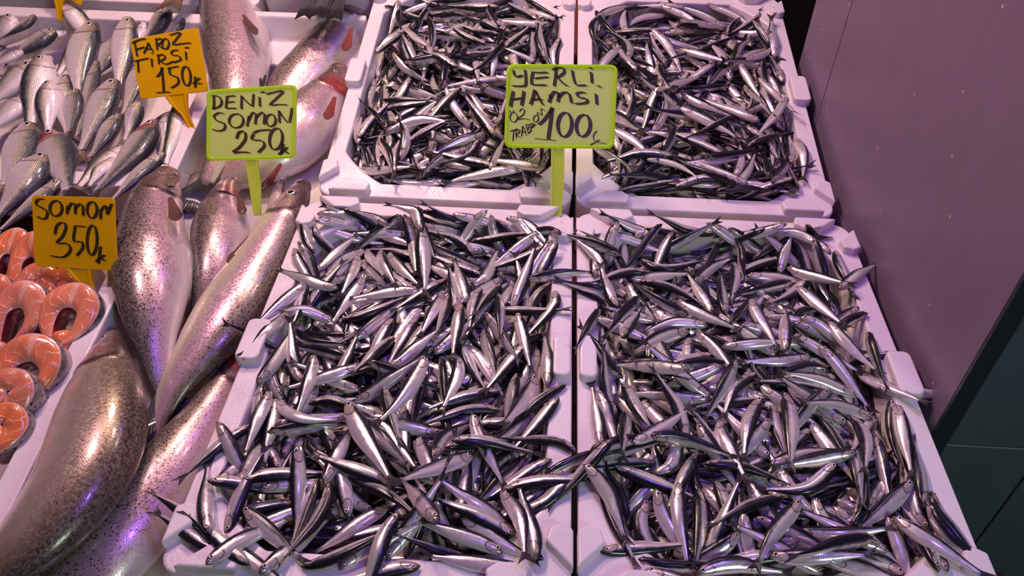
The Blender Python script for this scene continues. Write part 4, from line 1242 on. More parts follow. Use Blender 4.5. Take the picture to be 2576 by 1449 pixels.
('NL',1,[[281,64,-11],[259,25,-14],[238,-13,-14],[216,-51,-15],[195,-90,-11]],8,1),
('NR',0,[[212,-184,-12],[204,-228,-2],[198,-271,5],[191,-315,9],[185,-359,13]],8,-1),
('NR',1,[[-201,343,-2],[-245,343,-2],[-286,325,0],[-323,299,5],[-358,273,14]],8,1),
('NL',0,[[-173,-197,-27],[-152,-235,-21],[-130,-273,-15],[-107,-311,-9],[-85,-349,-5]],8,-1),
('NL',1,[[299,485,10],[267,455,1],[235,425,-9],[204,393,-17],[174,361,-18]],8,-1),
('NL',1,[[180,-180,-28],[215,-178,-30],[249,-172,-34],[283,-165,-40],[318,-157,-47]],8,-1),
('NR',1,[[28,-480,-3],[-15,-486,-4],[-59,-493,-6],[-102,-500,-9],[-146,-508,-11]],8,1),
('NL',1,[[262,-19,-32],[257,-62,-29],[253,-106,-28],[249,-150,-27],[246,-194,-26]],50,1),
('NL',1,[[284,-460,-36],[247,-437,-14],[206,-420,12],[165,-404,27],[124,-387,49]],8,-1),
('NR',1,[[253,-485,-44],[213,-467,-32],[170,-472,-17],[127,-483,-3],[84,-493,6]],50,-1),
('NR',1,[[-300,182,-3],[-319,220,-3],[-357,240,2],[-396,261,7],[-436,281,6]],8,1),
('NR',1,[[75,-505,29],[119,-499,8],[163,-499,-8],[207,-499,-30],[251,-499,-49]],50,1),
('NR',1,[[190,-63,16],[152,-84,5],[124,-118,-3],[97,-153,-14],[70,-188,-22]],50,-1),
('NL',1,[[335,-93,7],[336,-49,8],[335,-5,8],[331,39,1],[326,83,-3]],8,-1),
('NL',1,[[-31,442,23],[-43,480,32],[-56,517,36],[-90,528,38],[-129,529,46]],8,-1),
('NL',1,[[-11,-429,-26],[-48,-406,-20],[-81,-377,-13],[-114,-348,-9],[-148,-319,-4]],8,-1),
('NR',1,[[-152,-106,-17],[-126,-142,-13],[-106,-181,-11],[-86,-220,-10],[-66,-259,-9]],50,-1),
('NR',1,[[-261,228,-10],[-305,236,1],[-348,242,18],[-392,249,23],[-435,255,29]],125,-1),
('NL',1,[[170,-494,-25],[139,-464,-12],[113,-428,-4],[87,-392,4],[61,-356,18]],8,1),
('NR',1,[[351,214,7],[310,198,-1],[273,175,-12],[236,151,-21],[199,127,-29]],125,-1),
('NR',0,[[306,-85,-54],[282,-115,-41],[255,-152,-28],[229,-189,-9],[202,-226,8]],8,1),
('NR',1,[[332,144,9],[327,100,10],[326,56,6],[325,12,6],[324,-32,9]],125,1),
('NR',1,[[79,-513,-13],[41,-494,-4],[1,-475,8],[-39,-456,16],[-80,-437,19]],8,-1),
('NR',1,[[-350,-101,14],[-332,-141,15],[-321,-184,5],[-311,-227,5],[-301,-270,5]],8,1),
('NL',1,[[237,325,-43],[226,282,-36],[211,241,-29],[197,199,-22],[182,157,-15]],8,-1),
('NL',1,[[105,464,-21],[148,474,-21],[191,480,-12],[235,480,-2],[279,478,8]],8,-1),
('NR',0,[[311,-504,11],[305,-465,-4],[291,-421,-14],[278,-378,-24],[265,-335,-26]],50,-1),
('NL',1,[[-264,-239,0],[-225,-219,-7],[-183,-204,-14],[-142,-189,-20],[-100,-174,-24]],8,1),
('NL',0,[[276,208,-47],[269,245,-37],[259,290,-26],[248,335,-12],[238,379,0]],8,1),
('NL',1,[[130,265,-16],[154,301,-16],[167,343,-18],[174,387,-20],[183,430,-22]],8,1),
('NL',1,[[128,265,-15],[91,290,-15],[55,314,-16],[17,338,-19],[-20,361,-23]],8,-1),
('NR',1,[[-376,-296,14],[-336,-278,14],[-295,-260,7],[-255,-243,2],[-214,-225,-1]],125,1),
('NR',1,[[-8,206,-16],[-8,251,-19],[-4,296,-23],[1,341,-29],[7,384,-34]],50,1),
('NR',1,[[293,-97,-37],[250,-86,-26],[207,-88,-8],[165,-100,10],[122,-111,23]],8,-1),
('NR',0,[[93,202,-13],[137,198,-9],[180,189,-9],[223,180,-7],[267,171,0]],8,1),
('NL',1,[[73,-262,-14],[115,-250,-17],[159,-246,-20],[203,-242,-21],[247,-237,-22]],8,1),
('NL',1,[[172,-453,20],[208,-471,12],[243,-491,7],[279,-508,5],[316,-523,2]],8,1),
('NL',1,[[-54,-450,-12],[-70,-409,-5],[-86,-368,1],[-102,-327,3],[-119,-286,4]],8,1),
('NL',1,[[-300,-137,-6],[-303,-181,-2],[-305,-225,3],[-305,-269,1],[-306,-313,-1]],8,-1),
('NR',0,[[276,-162,-20],[273,-206,-18],[268,-249,-17],[264,-293,-20],[260,-337,-20]],50,1),
('NL',1,[[283,-478,4],[241,-464,13],[199,-450,28],[157,-436,30],[116,-422,34]],8,1),
('NL',1,[[-218,218,-30],[-253,210,-35],[-284,194,-42],[-308,168,-51],[-325,137,-58]],125,-1),
('NR',1,[[55,446,-40],[48,402,-35],[40,358,-30],[29,315,-27],[16,272,-25]],50,-1),
('NR',1,[[-269,-538,7],[-226,-549,8],[-185,-564,8],[-143,-579,7],[-102,-594,6]],8,1),
('NR',0,[[-370,-290,38],[-334,-270,36],[-293,-250,28],[-253,-230,11],[-213,-210,-1]],125,1),
('NL',1,[[54,-245,-8],[73,-285,3],[90,-326,18],[108,-366,26],[126,-406,41]],8,1),
('NR',0,[[-289,180,15],[-306,211,16],[-314,250,16],[-322,290,16],[-329,329,23]],8,1),
('NR',1,[[195,431,-34],[227,402,-27],[259,372,-13],[290,342,2],[321,312,20]],50,1),
('NL',1,[[112,16,-16],[122,-27,-14],[120,-71,-12],[111,-115,-8],[101,-158,-5]],8,-1),
('NR',1,[[66,-82,-21],[55,-124,-17],[54,-168,-12],[58,-212,-9],[61,-256,-7]],8,-1),
('NR',1,[[-43,204,-18],[-49,248,-19],[-60,290,-22],[-73,332,-25],[-86,374,-26]],8,-1),
('NR',1,[[290,-509,15],[290,-465,11],[285,-421,3],[281,-377,-9],[277,-333,-20]],8,1),
('NR',1,[[39,6,-14],[5,-21,-13],[-26,-52,-10],[-43,-92,-6],[-59,-133,-3]],8,1),
('NL',1,[[6,-145,-22],[15,-188,-16],[24,-231,-9],[33,-274,-3],[42,-318,5]],8,1),
('NL',1,[[-72,-494,-28],[-30,-481,-26],[12,-468,-26],[54,-454,-26],[96,-441,-26]],8,-1),
('NL',1,[[-297,144,-34],[-280,185,-20],[-264,226,-5],[-248,267,-1],[-232,308,5]],8,-1),
('NL',1,[[123,-297,34],[159,-272,14],[198,-251,-2],[237,-231,-17],[276,-210,-34]],8,-1),
('NL',1,[[107,-223,-20],[63,-222,-8],[19,-221,2],[-25,-220,8],[-69,-218,21]],50,-1),
('NL',1,[[269,285,0],[312,298,4],[355,307,8],[398,313,10],[442,319,9]],125,1),
('NL',1,[[237,203,-36],[252,245,-17],[265,287,-1],[277,330,19],[288,372,41]],8,-1),
('NL',1,[[-308,227,0],[-304,183,-2],[-302,139,3],[-300,95,8],[-298,51,13]],8,1),
('NR',1,[[-189,175,-24],[-219,183,-19],[-252,182,-9],[-285,180,4],[-318,178,17]],8,-1),
('NR',0,[[-209,168,-35],[-200,125,-21],[-193,82,-6],[-187,38,13],[-180,-6,34]],8,1),
('NR',1,[[-323,-269,55],[-351,-297,41],[-382,-330,24],[-412,-364,13],[-443,-397,4]],50,1),
('NR',1,[[-353,-502,8],[-310,-492,-3],[-267,-484,-5],[-224,-476,-8],[-180,-468,-6]],8,-1),
('NR',1,[[-27,-494,9],[17,-496,16],[61,-496,25],[105,-495,30],[149,-495,38]],8,1),
('NR',1,[[-154,-217,-5],[-159,-173,1],[-169,-130,10],[-191,-92,22],[-214,-55,36]],8,1),
('NR',0,[[-278,-260,32],[-246,-231,24],[-213,-201,16],[-180,-171,12],[-147,-142,13]],8,1),
('NL',1,[[104,-459,-27],[109,-475,-28],[113,-492,-29],[113,-509,-32],[115,-526,-34]],8,1),
('NR',1,[[155,172,-1],[197,162,-3],[236,145,-12],[276,128,-22],[315,111,-29]],50,1),
('NL',1,[[170,-191,20],[186,-232,10],[207,-271,5],[228,-310,-3],[249,-348,-9]],8,1),
('NR',1,[[-103,200,-20],[-141,224,-18],[-175,251,-18],[-208,281,-18],[-240,311,-14]],125,-1),
('NR',1,[[-281,-510,-4],[-237,-516,-8],[-193,-516,-10],[-149,-514,-6],[-105,-512,-5]],125,1),
('NL',1,[[68,-525,-24],[82,-483,-5],[99,-443,19],[117,-402,42],[134,-362,61]],50,-1),
('NL',1,[[-303,219,11],[-326,181,10],[-348,143,8],[-370,104,6],[-391,66,4]],8,-1),
('NL',1,[[-218,215,2],[-262,221,4],[-303,237,7],[-343,255,5],[-383,273,3]],8,-1),
('NL',1,[[346,240,7],[350,197,8],[332,157,1],[307,121,-3],[282,84,-3]],8,1),
('NL',1,[[-272,-262,5],[-230,-247,0],[-188,-233,-4],[-146,-221,-12],[-104,-208,-18]],125,1),
('NR',1,[[168,179,13],[210,165,11],[242,136,2],[274,106,-7],[306,76,-10]],8,1),
('NL',1,[[38,-546,4],[60,-507,13],[82,-469,25],[104,-431,41],[126,-392,53]],8,1),
('NR',1,[[46,526,-8],[74,493,-23],[74,447,-36],[69,401,-28],[64,357,-22]],125,1),
('NR',1,[[-336,182,5],[-351,140,12],[-366,99,20],[-381,58,24],[-396,16,33]],125,-1),
('NL',1,[[69,223,-12],[72,179,-3],[71,135,5],[65,91,13],[59,48,19]],50,1),
('NR',1,[[18,149,4],[60,153,-4],[103,144,-10],[147,135,-18],[190,127,-25]],8,1),
('NL',1,[[-47,-571,3],[-17,-539,6],[21,-518,15],[60,-498,23],[99,-477,32]],8,1),
('NR',1,[[146,140,-11],[184,120,-15],[220,94,-20],[256,68,-23],[291,42,-25]],8,1),
('NL',1,[[-49,68,-17],[-65,27,-5],[-81,-14,8],[-96,-56,17],[-111,-97,32]],8,1),
('NL',1,[[120,187,-3],[111,230,-2],[98,272,-2],[85,314,-4],[72,357,-7]],8,-1),
('NL',1,[[-327,122,-6],[-337,79,4],[-350,37,17],[-365,-4,20],[-380,-46,24]],8,-1),
('NR',1,[[-347,131,21],[-305,119,16],[-264,102,11],[-224,84,6],[-183,67,7]],8,1),
('NL',1,[[93,150,2],[90,194,4],[80,237,4],[70,280,0],[60,323,-1]],8,1),
('NL',1,[[344,289,-8],[310,261,-16],[291,222,-23],[282,179,-28],[273,136,-30]],50,1),
('NL',1,[[-108,-144,-24],[-71,-121,-12],[-33,-98,7],[5,-75,24],[42,-52,43]],8,1),
('NL',1,[[-120,-572,6],[-77,-561,12],[-37,-543,19],[1,-521,27],[40,-500,33]],50,-1),
('NR',1,[[-223,316,-11],[-179,311,-14],[-137,300,-17],[-101,275,-16],[-69,244,-14]],8,-1),
('NL',1,[[54,243,-23],[46,200,-17],[37,156,-10],[29,113,-4],[21,70,1]],8,-1),
('NL',1,[[21,-415,-19],[-13,-441,-16],[-45,-468,-16],[-75,-498,-19],[-109,-523,-23]],8,-1),
('NL',1,[[-189,-599,22],[-168,-560,10],[-146,-521,-7],[-125,-483,-22],[-103,-445,-29]],8,1),
('NL',1,[[107,171,8],[108,127,10],[108,83,12],[107,39,10],[107,-5,9]],8,1),
('NL',1,[[239,-514,-46],[195,-519,-32],[151,-516,-17],[107,-511,5],[63,-506,26]],50,1),
('NL',1,[[260,-520,7],[220,-503,12],[177,-492,17],[134,-483,22],[91,-473,28]],8,-1),
('NL',1,[[-216,119,-29],[-246,129,-19],[-278,132,-3],[-306,119,13],[-325,93,29]],8,-1),
('NL',1,[[101,-329,28],[104,-285,14],[116,-243,-2],[145,-210,-13],[177,-180,-25]],50,1),
('NR',1,[[18,-271,-4],[57,-251,-4],[97,-232,-6],[140,-223,-7],[184,-219,-4]],8,1),
('NR',1,[[-170,-539,6],[-130,-520,7],[-87,-512,7],[-43,-514,-1],[1,-516,-3]],50,1),
('NR',1,[[-128,-173,7],[-109,-213,2],[-89,-253,-6],[-69,-292,-14],[-49,-331,-19]],50,1),
('NL',1,[[192,228,-15],[179,186,-8],[163,145,-1],[147,104,4],[132,62,6]],8,1),
('NL',1,[[151,256,-7],[143,212,-5],[139,168,2],[139,124,10],[139,80,17]],8,1),
('NL',1,[[106,-556,7],[63,-565,8],[21,-579,8],[-21,-593,7],[-63,-607,6]],8,1),
('NL',1,[[322,-540,24],[320,-496,22],[308,-454,18],[297,-411,9],[285,-369,4]],8,-1),
('NL',1,[[188,174,-8],[233,172,-8],[279,170,-3],[325,168,4],[369,166,13]],8,-1),
('NL',1,[[-51,-224,18],[-14,-242,16],[13,-277,15],[40,-312,21],[67,-347,26]],8,1),
('NL',1,[[-41,-116,6],[-26,-158,7],[-11,-199,13],[5,-240,24],[22,-281,30]],50,-1),
('NR',1,[[-8,154,6],[15,192,-2],[39,229,-12],[63,266,-19],[87,303,-27]],125,-1),
('NR',1,[[207,-238,12],[163,-242,7],[120,-252,4],[78,-265,5],[35,-277,3]],50,-1),
('NL',1,[[201,299,-36],[187,258,-21],[174,215,-4],[163,173,12],[151,130,24]],50,1),
('NL',1,[[-116,-393,12],[-111,-350,11],[-105,-306,9],[-99,-262,-1],[-93,-218,-8]],8,1),
('NL',1,[[134,-501,73],[112,-463,51],[88,-426,32],[64,-389,8],[39,-352,-13]],8,-1),
('NL',1,[[-222,-31,10],[-217,-74,8],[-215,-118,13],[-217,-162,8],[-220,-206,6]],8,-1),
('NL',1,[[309,-124,-47],[288,-163,-33],[265,-201,-16],[239,-238,-2],[214,-274,12]],50,-1),
('NL',1,[[-75,-217,12],[-44,-248,17],[-13,-280,27],[18,-312,29],[48,-343,31]],50,1),
('NR',1,[[-288,50,39],[-274,91,24],[-259,133,9],[-242,174,-5],[-225,214,-10]],8,-1),
('NL',1,[[-275,-165,-5],[-246,-200,5],[-209,-224,14],[-165,-231,17],[-119,-233,27]],-40,1),
('NL',1,[[-207,403,-42],[-207,357,-37],[-208,311,-30],[-210,265,-24],[-213,219,-20]],8,-1),
('NR',1,[[308,-299,9],[274,-328,1],[240,-356,-7],[206,-384,-8],[172,-411,-9]],8,-1),
('NL',1,[[-66,495,-39],[-57,452,-30],[-49,408,-25],[-41,365,-22],[-32,322,-21]],8,1),
('NR',1,[[335,-324,14],[334,-368,12],[352,-408,9],[370,-448,7],[389,-488,5]],50,-1),
('NR',1,[[332,-67,2],[322,-113,-6],[314,-160,-11],[311,-207,-16],[310,-253,-13]],8,-1),
('NR',1,[[42,-414,-25],[85,-423,-15],[129,-428,-4],[173,-424,3],[217,-419,13]],50,1),
('NL',1,[[170,148,6],[198,116,-1],[219,77,-5],[240,39,-5],[261,0,-2]],50,1),
('NL',1,[[252,160,-1],[264,117,-5],[274,74,-7],[284,31,-9],[294,-12,-14]],8,1),
('NR',1,[[-129,258,-24],[-97,227,-18],[-64,197,-13],[-30,169,-6],[4,141,2]],50,1),
('NR',1,[[237,-378,-7],[250,-411,-22],[257,-445,-33],[261,-480,-43],[268,-515,-54]],8,1),
('NL',1,[[-73,-364,5],[-33,-382,6],[7,-401,13],[44,-425,20],[78,-453,28]],50,-1),
('NR',1,[[62,263,-7],[68,217,-4],[75,172,0],[84,127,6],[94,83,6]],8,1),
('NL',1,[[-196,126,-26],[-153,138,-22],[-114,158,-19],[-79,185,-17],[-45,212,-15]],8,-1),
('NR',1,[[110,60,9],[120,103,7],[129,146,6],[138,189,0],[147,232,-7]],8,-1),
('NL',1,[[379,-82,8],[341,-104,-2],[309,-134,-4],[281,-169,-5],[253,-203,-1]],50,1),
('NL',1,[[-207,-166,-10],[-165,-147,-14],[-121,-158,-16],[-78,-176,-17],[-37,-195,-19]],50,-1),
('NR',1,[[-124,-279,1],[-80,-276,-2],[-37,-278,-4],[6,-290,-9],[47,-306,-10]],50,-1),
('NR',1,[[238,-107,-21],[244,-151,-10],[240,-194,-1],[227,-236,8],[212,-278,17]],8,-1),
('NL',1,[[199,234,-8],[205,190,-2],[209,146,7],[213,102,12],[217,58,17]],50,-1),
('NL',1,[[-282,-602,49],[-264,-562,32],[-239,-526,18],[-209,-494,-2],[-179,-462,-12]],8,1),
('NL',1,[[-167,294,-27],[-181,250,-26],[-194,206,-26],[-205,161,-27],[-217,116,-26]],8,-1),
('NR',1,[[33,-72,-14],[11,-116,-9],[-10,-160,0],[-25,-207,7],[-36,-255,10]],8,1),
('NR',1,[[-229,250,-7],[-255,202,-1],[-280,155,15],[-303,106,23],[-326,58,35]],125,-1),
('NR',1,[[192,-436,1],[144,-454,16],[97,-474,33],[52,-497,45],[7,-521,62]],125,-1),
('NL',1,[[28,-381,9],[-15,-370,17],[-58,-358,22],[-100,-343,21],[-142,-328,20]],8,1),
('NR',1,[[-69,-140,-18],[-71,-183,-11],[-63,-227,-1],[-53,-270,4],[-44,-313,11]],8,1),
('NL',1,[[308,-24,-37],[298,-75,-22],[285,-126,-3],[266,-174,15],[245,-222,34]],8,-1),
('NR',1,[[91,-58,-6],[89,-112,-2],[82,-166,1],[71,-220,6],[60,-273,10]],8,-1),
('NL',1,[[231,-136,-33],[185,-140,-26],[142,-155,-20],[103,-179,-14],[66,-204,-7]],8,1),
('NR',1,[[-137,-323,-25],[-139,-371,-20],[-145,-419,-16],[-155,-466,-8],[-167,-513,2]],50,-1),
('NR',1,[[-89,146,-23],[-65,108,-17],[-46,69,-11],[-31,27,-6],[-16,-14,0]],50,1),
('NR',1,[[33,-351,0],[-9,-366,7],[-49,-385,14],[-86,-409,18],[-121,-435,22]],50,1),
('NR',1,[[-280,-127,-25],[-286,-172,-2],[-293,-217,21],[-299,-262,43],[-305,-307,66]],50,-1),
('NL',1,[[401,-271,7],[366,-244,3],[324,-237,-2],[280,-239,-2],[235,-240,3]],50,1),
('NL',1,[[-267,-454,9],[-231,-479,6],[-195,-505,6],[-160,-532,6],[-124,-558,12]],8,1),
('NR',1,[[-10,28,6],[-31,-14,5],[-52,-56,2],[-75,-97,-5],[-99,-137,-12]],50,-1),
('NR',1,[[237,171,12],[252,130,13],[271,90,10],[293,52,7],[316,14,11]],8,1),
('NR',1,[[-279,-27,-37],[-271,-70,-24],[-262,-113,-12],[-249,-155,1],[-235,-197,15]],8,-1),
('NR',1,[[-57,164,-21],[-100,173,-19],[-144,171,-18],[-183,151,-16],[-219,126,-13]],8,-1),
('NL',1,[[183,-300,9],[149,-330,32],[117,-362,52],[86,-394,74],[55,-427,96]],8,-1),
('NL',1,[[52,-462,40],[33,-502,31],[25,-545,29],[17,-589,18],[10,-632,10]],8,1),
('NR',1,[[63,-362,7],[31,-398,10],[0,-434,19],[-27,-473,22],[-51,-514,21]],8,-1),
('NL',1,[[362,-119,8],[340,-157,3],[317,-195,-1],[292,-231,-1],[267,-268,2]],8,1),
('NL',1,[[135,-279,34],[178,-270,27],[222,-267,16],[266,-266,1],[311,-266,-10]],8,-1),
('NL',1,[[-188,-313,34],[-179,-356,16],[-170,-399,5],[-163,-442,-14],[-158,-486,-27]],8,-1),
('NR',1,[[-344,-366,7],[-329,-403,2],[-316,-441,3],[-303,-479,8],[-288,-515,7]],8,-1),
('NR',1,[[-240,-236,30],[-196,-228,23],[-151,-231,15],[-109,-245,14],[-67,-262,13]],125,1),
('NR',1,[[335,-90,9],[330,-137,9],[324,-185,8],[317,-232,9],[311,-276,11]],8,1),
('NL',1,[[-8,232,-9],[-53,232,-11],[-96,225,-14],[-139,214,-17],[-182,202,-18]],8,-1),
('NR',1,[[-107,146,-25],[-153,122,-10],[-193,89,3],[-228,50,17],[-261,9,34]],50,-1),
('NL',1,[[-35,477,12],[-25,415,5],[-15,354,-1],[-4,293,-6],[7,232,-8]],8,-1),
('NL',1,[[298,-546,7],[254,-547,8],[210,-543,8],[166,-538,7],[123,-533,6]],8,-1),
('NR',1,[[202,96,-1],[234,65,-14],[259,29,-29],[280,-10,-43],[302,-48,-54]],8,1),
('NL',1,[[-137,-363,-7],[-140,-407,-6],[-143,-451,-5],[-145,-495,2],[-147,-539,12]],50,1),
('NR',1,[[-384,-322,35],[-352,-351,29],[-328,-388,23],[-316,-430,21],[-303,-472,17]],8,1),
('NR',1,[[202,343,-26],[225,303,-22],[246,261,-18],[264,218,-10],[280,174,2]],8,1),
('NR',1,[[316,-354,23],[320,-398,20],[336,-438,16],[367,-469,12],[401,-497,8]],125,1),
('NR',1,[[158,-257,5],[127,-292,-3],[92,-320,-6],[47,-327,-9],[3,-323,-14]],8,1),
('NL',1,[[51,-41,39],[37,-91,33],[21,-140,28],[-1,-186,24],[-28,-230,27]],8,-1),
('NL',1,[[246,-371,-9],[270,-409,8],[289,-450,26],[297,-495,35],[302,-540,49]],8,1),
('NR',1,[[240,-388,9],[268,-422,16],[298,-453,22],[332,-483,22],[365,-512,25]],8,1),
('NL',1,[[-108,-383,9],[-104,-430,5],[-115,-476,5],[-135,-520,11],[-154,-560,15]],50,1),
('NL',1,[[-115,-178,13],[-82,-230,24],[-48,-282,27],[-14,-333,34],[20,-385,41]],8,1)]

FAT = 1.1
INDIV = []


def keep(heap, p, z, roll, side, ln, fat):
    INDIV.append((heap, p, z, roll, side, ln, fat))


for key in ('NL', 'NR', 'FL', 'FR'):
    hp = HEAPS[key]
    if key[0] == 'F':
        top = hp.T + .003
        hp.T = top - .022
        fill(hp, .004, bulk_fish, .002, 420, mean=.102)
        hp.T = top
        fill(hp, -.004, bulk_fish, .0, 165, mean=.100, squash=.8, sink=.45, drape=.4)
        continue
    hp.T = hp.T - .028
    fill(hp, .004, bulk_fish, -.003, 420)
    for (_k, one, p5, roll, side) in [t for t in TRACED if t[0] == key]:
        p3 = resample(np.array(p5) / 2000.0, 11)
        ln = np.linalg.norm(np.diff(p3, axis=0), axis=1).sum()
        roll = roll / 100.0 + RNG.normal(.10, .10)
        (keep if one else bulk_fish)(hp, p3[:, :2], p3[:, 2], roll, side, ln, FAT * max(ln, .092) / ln)

heap_o = mesh('anchovy_heap', np.vstack(BULK.V), np.vstack(BULK.F), loc=(0, 0, 0), mats=[M['anchovy'], M['tail'], M['eye']], midx=np.concatenate(BULK.M),
              attrs=dict(s=np.concatenate(BULK.S), v=np.concatenate(BULK.Vv), rnd=np.concatenate(BULK.R), r=np.concatenate(BULK.Rr), a=np.concatenate(BULK.A)))
tag(heap_o, 'deep mass of small silver anchovies filling the four white foam boxes', 'anchovies', kind='stuff')

DIRS = ['right', 'back-right', 'back', 'back-left', 'left', 'front-left', 'frontward', 'front-right']
info = []
for (hp, p, z, roll, side, ln, fat) in INDIV:
    P = hp.world(np.column_stack([p, z]))
    h = p[0] - p[-1]
    dr = DIRS[int(round(math.degrees(math.atan2(h[1], h[0])) / 45)) % 8]
    c = p.mean(0)
    u, w = c[0] / hp.ax, c[1] / hp.ay
    rowi = int(np.clip((w + 1) / 2 * 6, 0, 5))
    row = ['at front wall', 'near the front', 'before the middle', 'past the middle', 'near the back', 'at back wall'][rowi]
    coli = int(np.clip((u + 1) / 2 * 4, 0, 3))
    colw = ['left edge', 'centre left', 'centre right', 'right edge'][coli]
    look = 'dark-backed' if roll > .6 else ('pale-bellied' if roll < -.25 else 'silver')
    bx = 'front left box' if hp is HEAPS['NL'] else 'front right box'
    lab = f'{look} anchovy heading {dr} {row}, {colw}, {bx}'
    info.append([lab, c[0], c[1]])
from collections import defaultdict
by = defaultdict(list)
for k, (lab, x, y) in enumerate(info): by[lab].append(k)
LAB = {}
for lab, ks in by.items():
    ks.sort(key=lambda k: info[k][1])
    for q, k in enumerate(ks):
        pre = '' if len(ks) == 1 else (('left ', 'right ')[q] if len(ks) == 2 else ('left ', 'middle ', 'right ')[q] if len(ks) == 3 else '')
        LAB[k] = pre + lab
for k, (hp, p, z, roll, side, ln, fat) in enumerate(INDIV):
    P = hp.world(np.column_stack([p, z]))
    org = P[5]
    T, D, L, (V, F, s, v) = anchovy_geo(P, roll, side, ln, fat, 22, 12)
    rnd = float(RNG.random())
    body = mesh('anchovy', V, F, M['anchovy'], loc=org, attrs=dict(s=s, v=v, rnd=np.full(len(V), rnd)))
    tag(body, LAB[k], 'anchovy', 'anchovies on top of the front left box' if hp is HEAPS['NL'] else 'anchovies on top of the front right box')
    fk = RNG.uniform(.5, 1.0)
    fv, ff, fa, fr_ = fork_vf(P[-1] - T[-1] * ln * .01, T[-1], D[-1], L[-1], ln * .025, ln * .16, ln * .09 * fk, ln * .004, n=9)
    mesh('tail_fin', fv, ff, M['tail'], parent=body, loc=org, attrs=dict(a=fa, r=fr_))
    c0 = at_s(P, .075)
    d0, l0 = unit(at_s(D, .075)), unit(at_s(L, .075))
    for sg in (1, -1):
        if (l0 * sg)[2] < -.6: continue
        ev, ef, er = eye_vf(c0 + d0 * ln * .016 * fat + l0 * sg * ln * .036 * fat, l0 * sg, ln * .029, 14)
        mesh('eye', ev, ef, M['eye'], parent=body, loc=org, attrs=dict(r=er))


# ------------------------------------------------------------------ salmon
def big_fish(name, label, cat, group, pts, hw, prof, mat, side, roll=0.0, thick=1.0, nring=40, m=24, eye_s=.085, eye_r=.05, red=None, tail=True, tailmat='fin_dark', eye_h=.25, tail_span=1.5, rnd=None, eyes=(1, -1), fork=.22, tail_len=1.1):
    P = resample(np.array(pts), 25)
    hw = np.interp(np.linspace(0, 1, 25), np.linspace(0, 1, len(hw)), hw)
    T, D, L = frames(P, roll, side)
    big = max(hw)
    ss = np.linspace(0, 1, 25)
    ph = np.interp(ss, prof['s'], prof['hd'])
    sc = np.where(ss < .97, hw / np.maximum(ph, .25), hw / np.maximum(ph, .25))
    rnd = float(RNG.random()) * 10 if rnd is None else rnd
    V, F, s, v = fish_body(P, D, L, prof, sc, sc * thick, nring, m)
    at = dict(s=s, v=v, rnd=np.full(len(V), rnd))
    rd = np.zeros(len(V))
    if red:
        for (s0, sw, v0, vw) in red:
            rd = np.maximum(rd, np.clip(1.3 - ((s - s0) / sw) ** 2 - ((v - v0) / vw) ** 2, 0, 1))
    at['red'] = rd
    org = P[12]
    body = mesh(name, V, F, mat, loc=org, attrs=at)
    tag(body, label, cat, group)
    if tail:
        fv, ff, fa, fr_ = fork_vf(P[-1] - T[-1] * big * .1, T[-1], D[-1], L[-1], hw[-1] * .9, big * tail_len, big * tail_span * .6, big * .03, fork=fork, n=11)
        mesh('tail_fin', fv, ff, M[tailmat], parent=body, loc=org, attrs=dict(a=fa, r=fr_))
    i = eye_s
    c0, d0, l0 = at_s(P, i), unit(at_s(D, i)), unit(at_s(L, i))
    hdv = np.interp(i, prof['s'], prof['hd']) * np.interp(i, ss, sc)
    wv = np.interp(i, prof['s'], prof['w']) * np.interp(i, ss, sc) * thick
    for sg in eyes:
        ev, ef, er = eye_vf(c0 + d0 * hdv * eye_h + l0 * sg * wv * math.sqrt(1 - eye_h ** 2) * .97, l0 * sg + d0 * eye_h * .6, eye_r * big, 16)
        mesh('eye', ev, ef, M['bigeye'], parent=body, loc=org, attrs=dict(r=er))
    return body, P, org


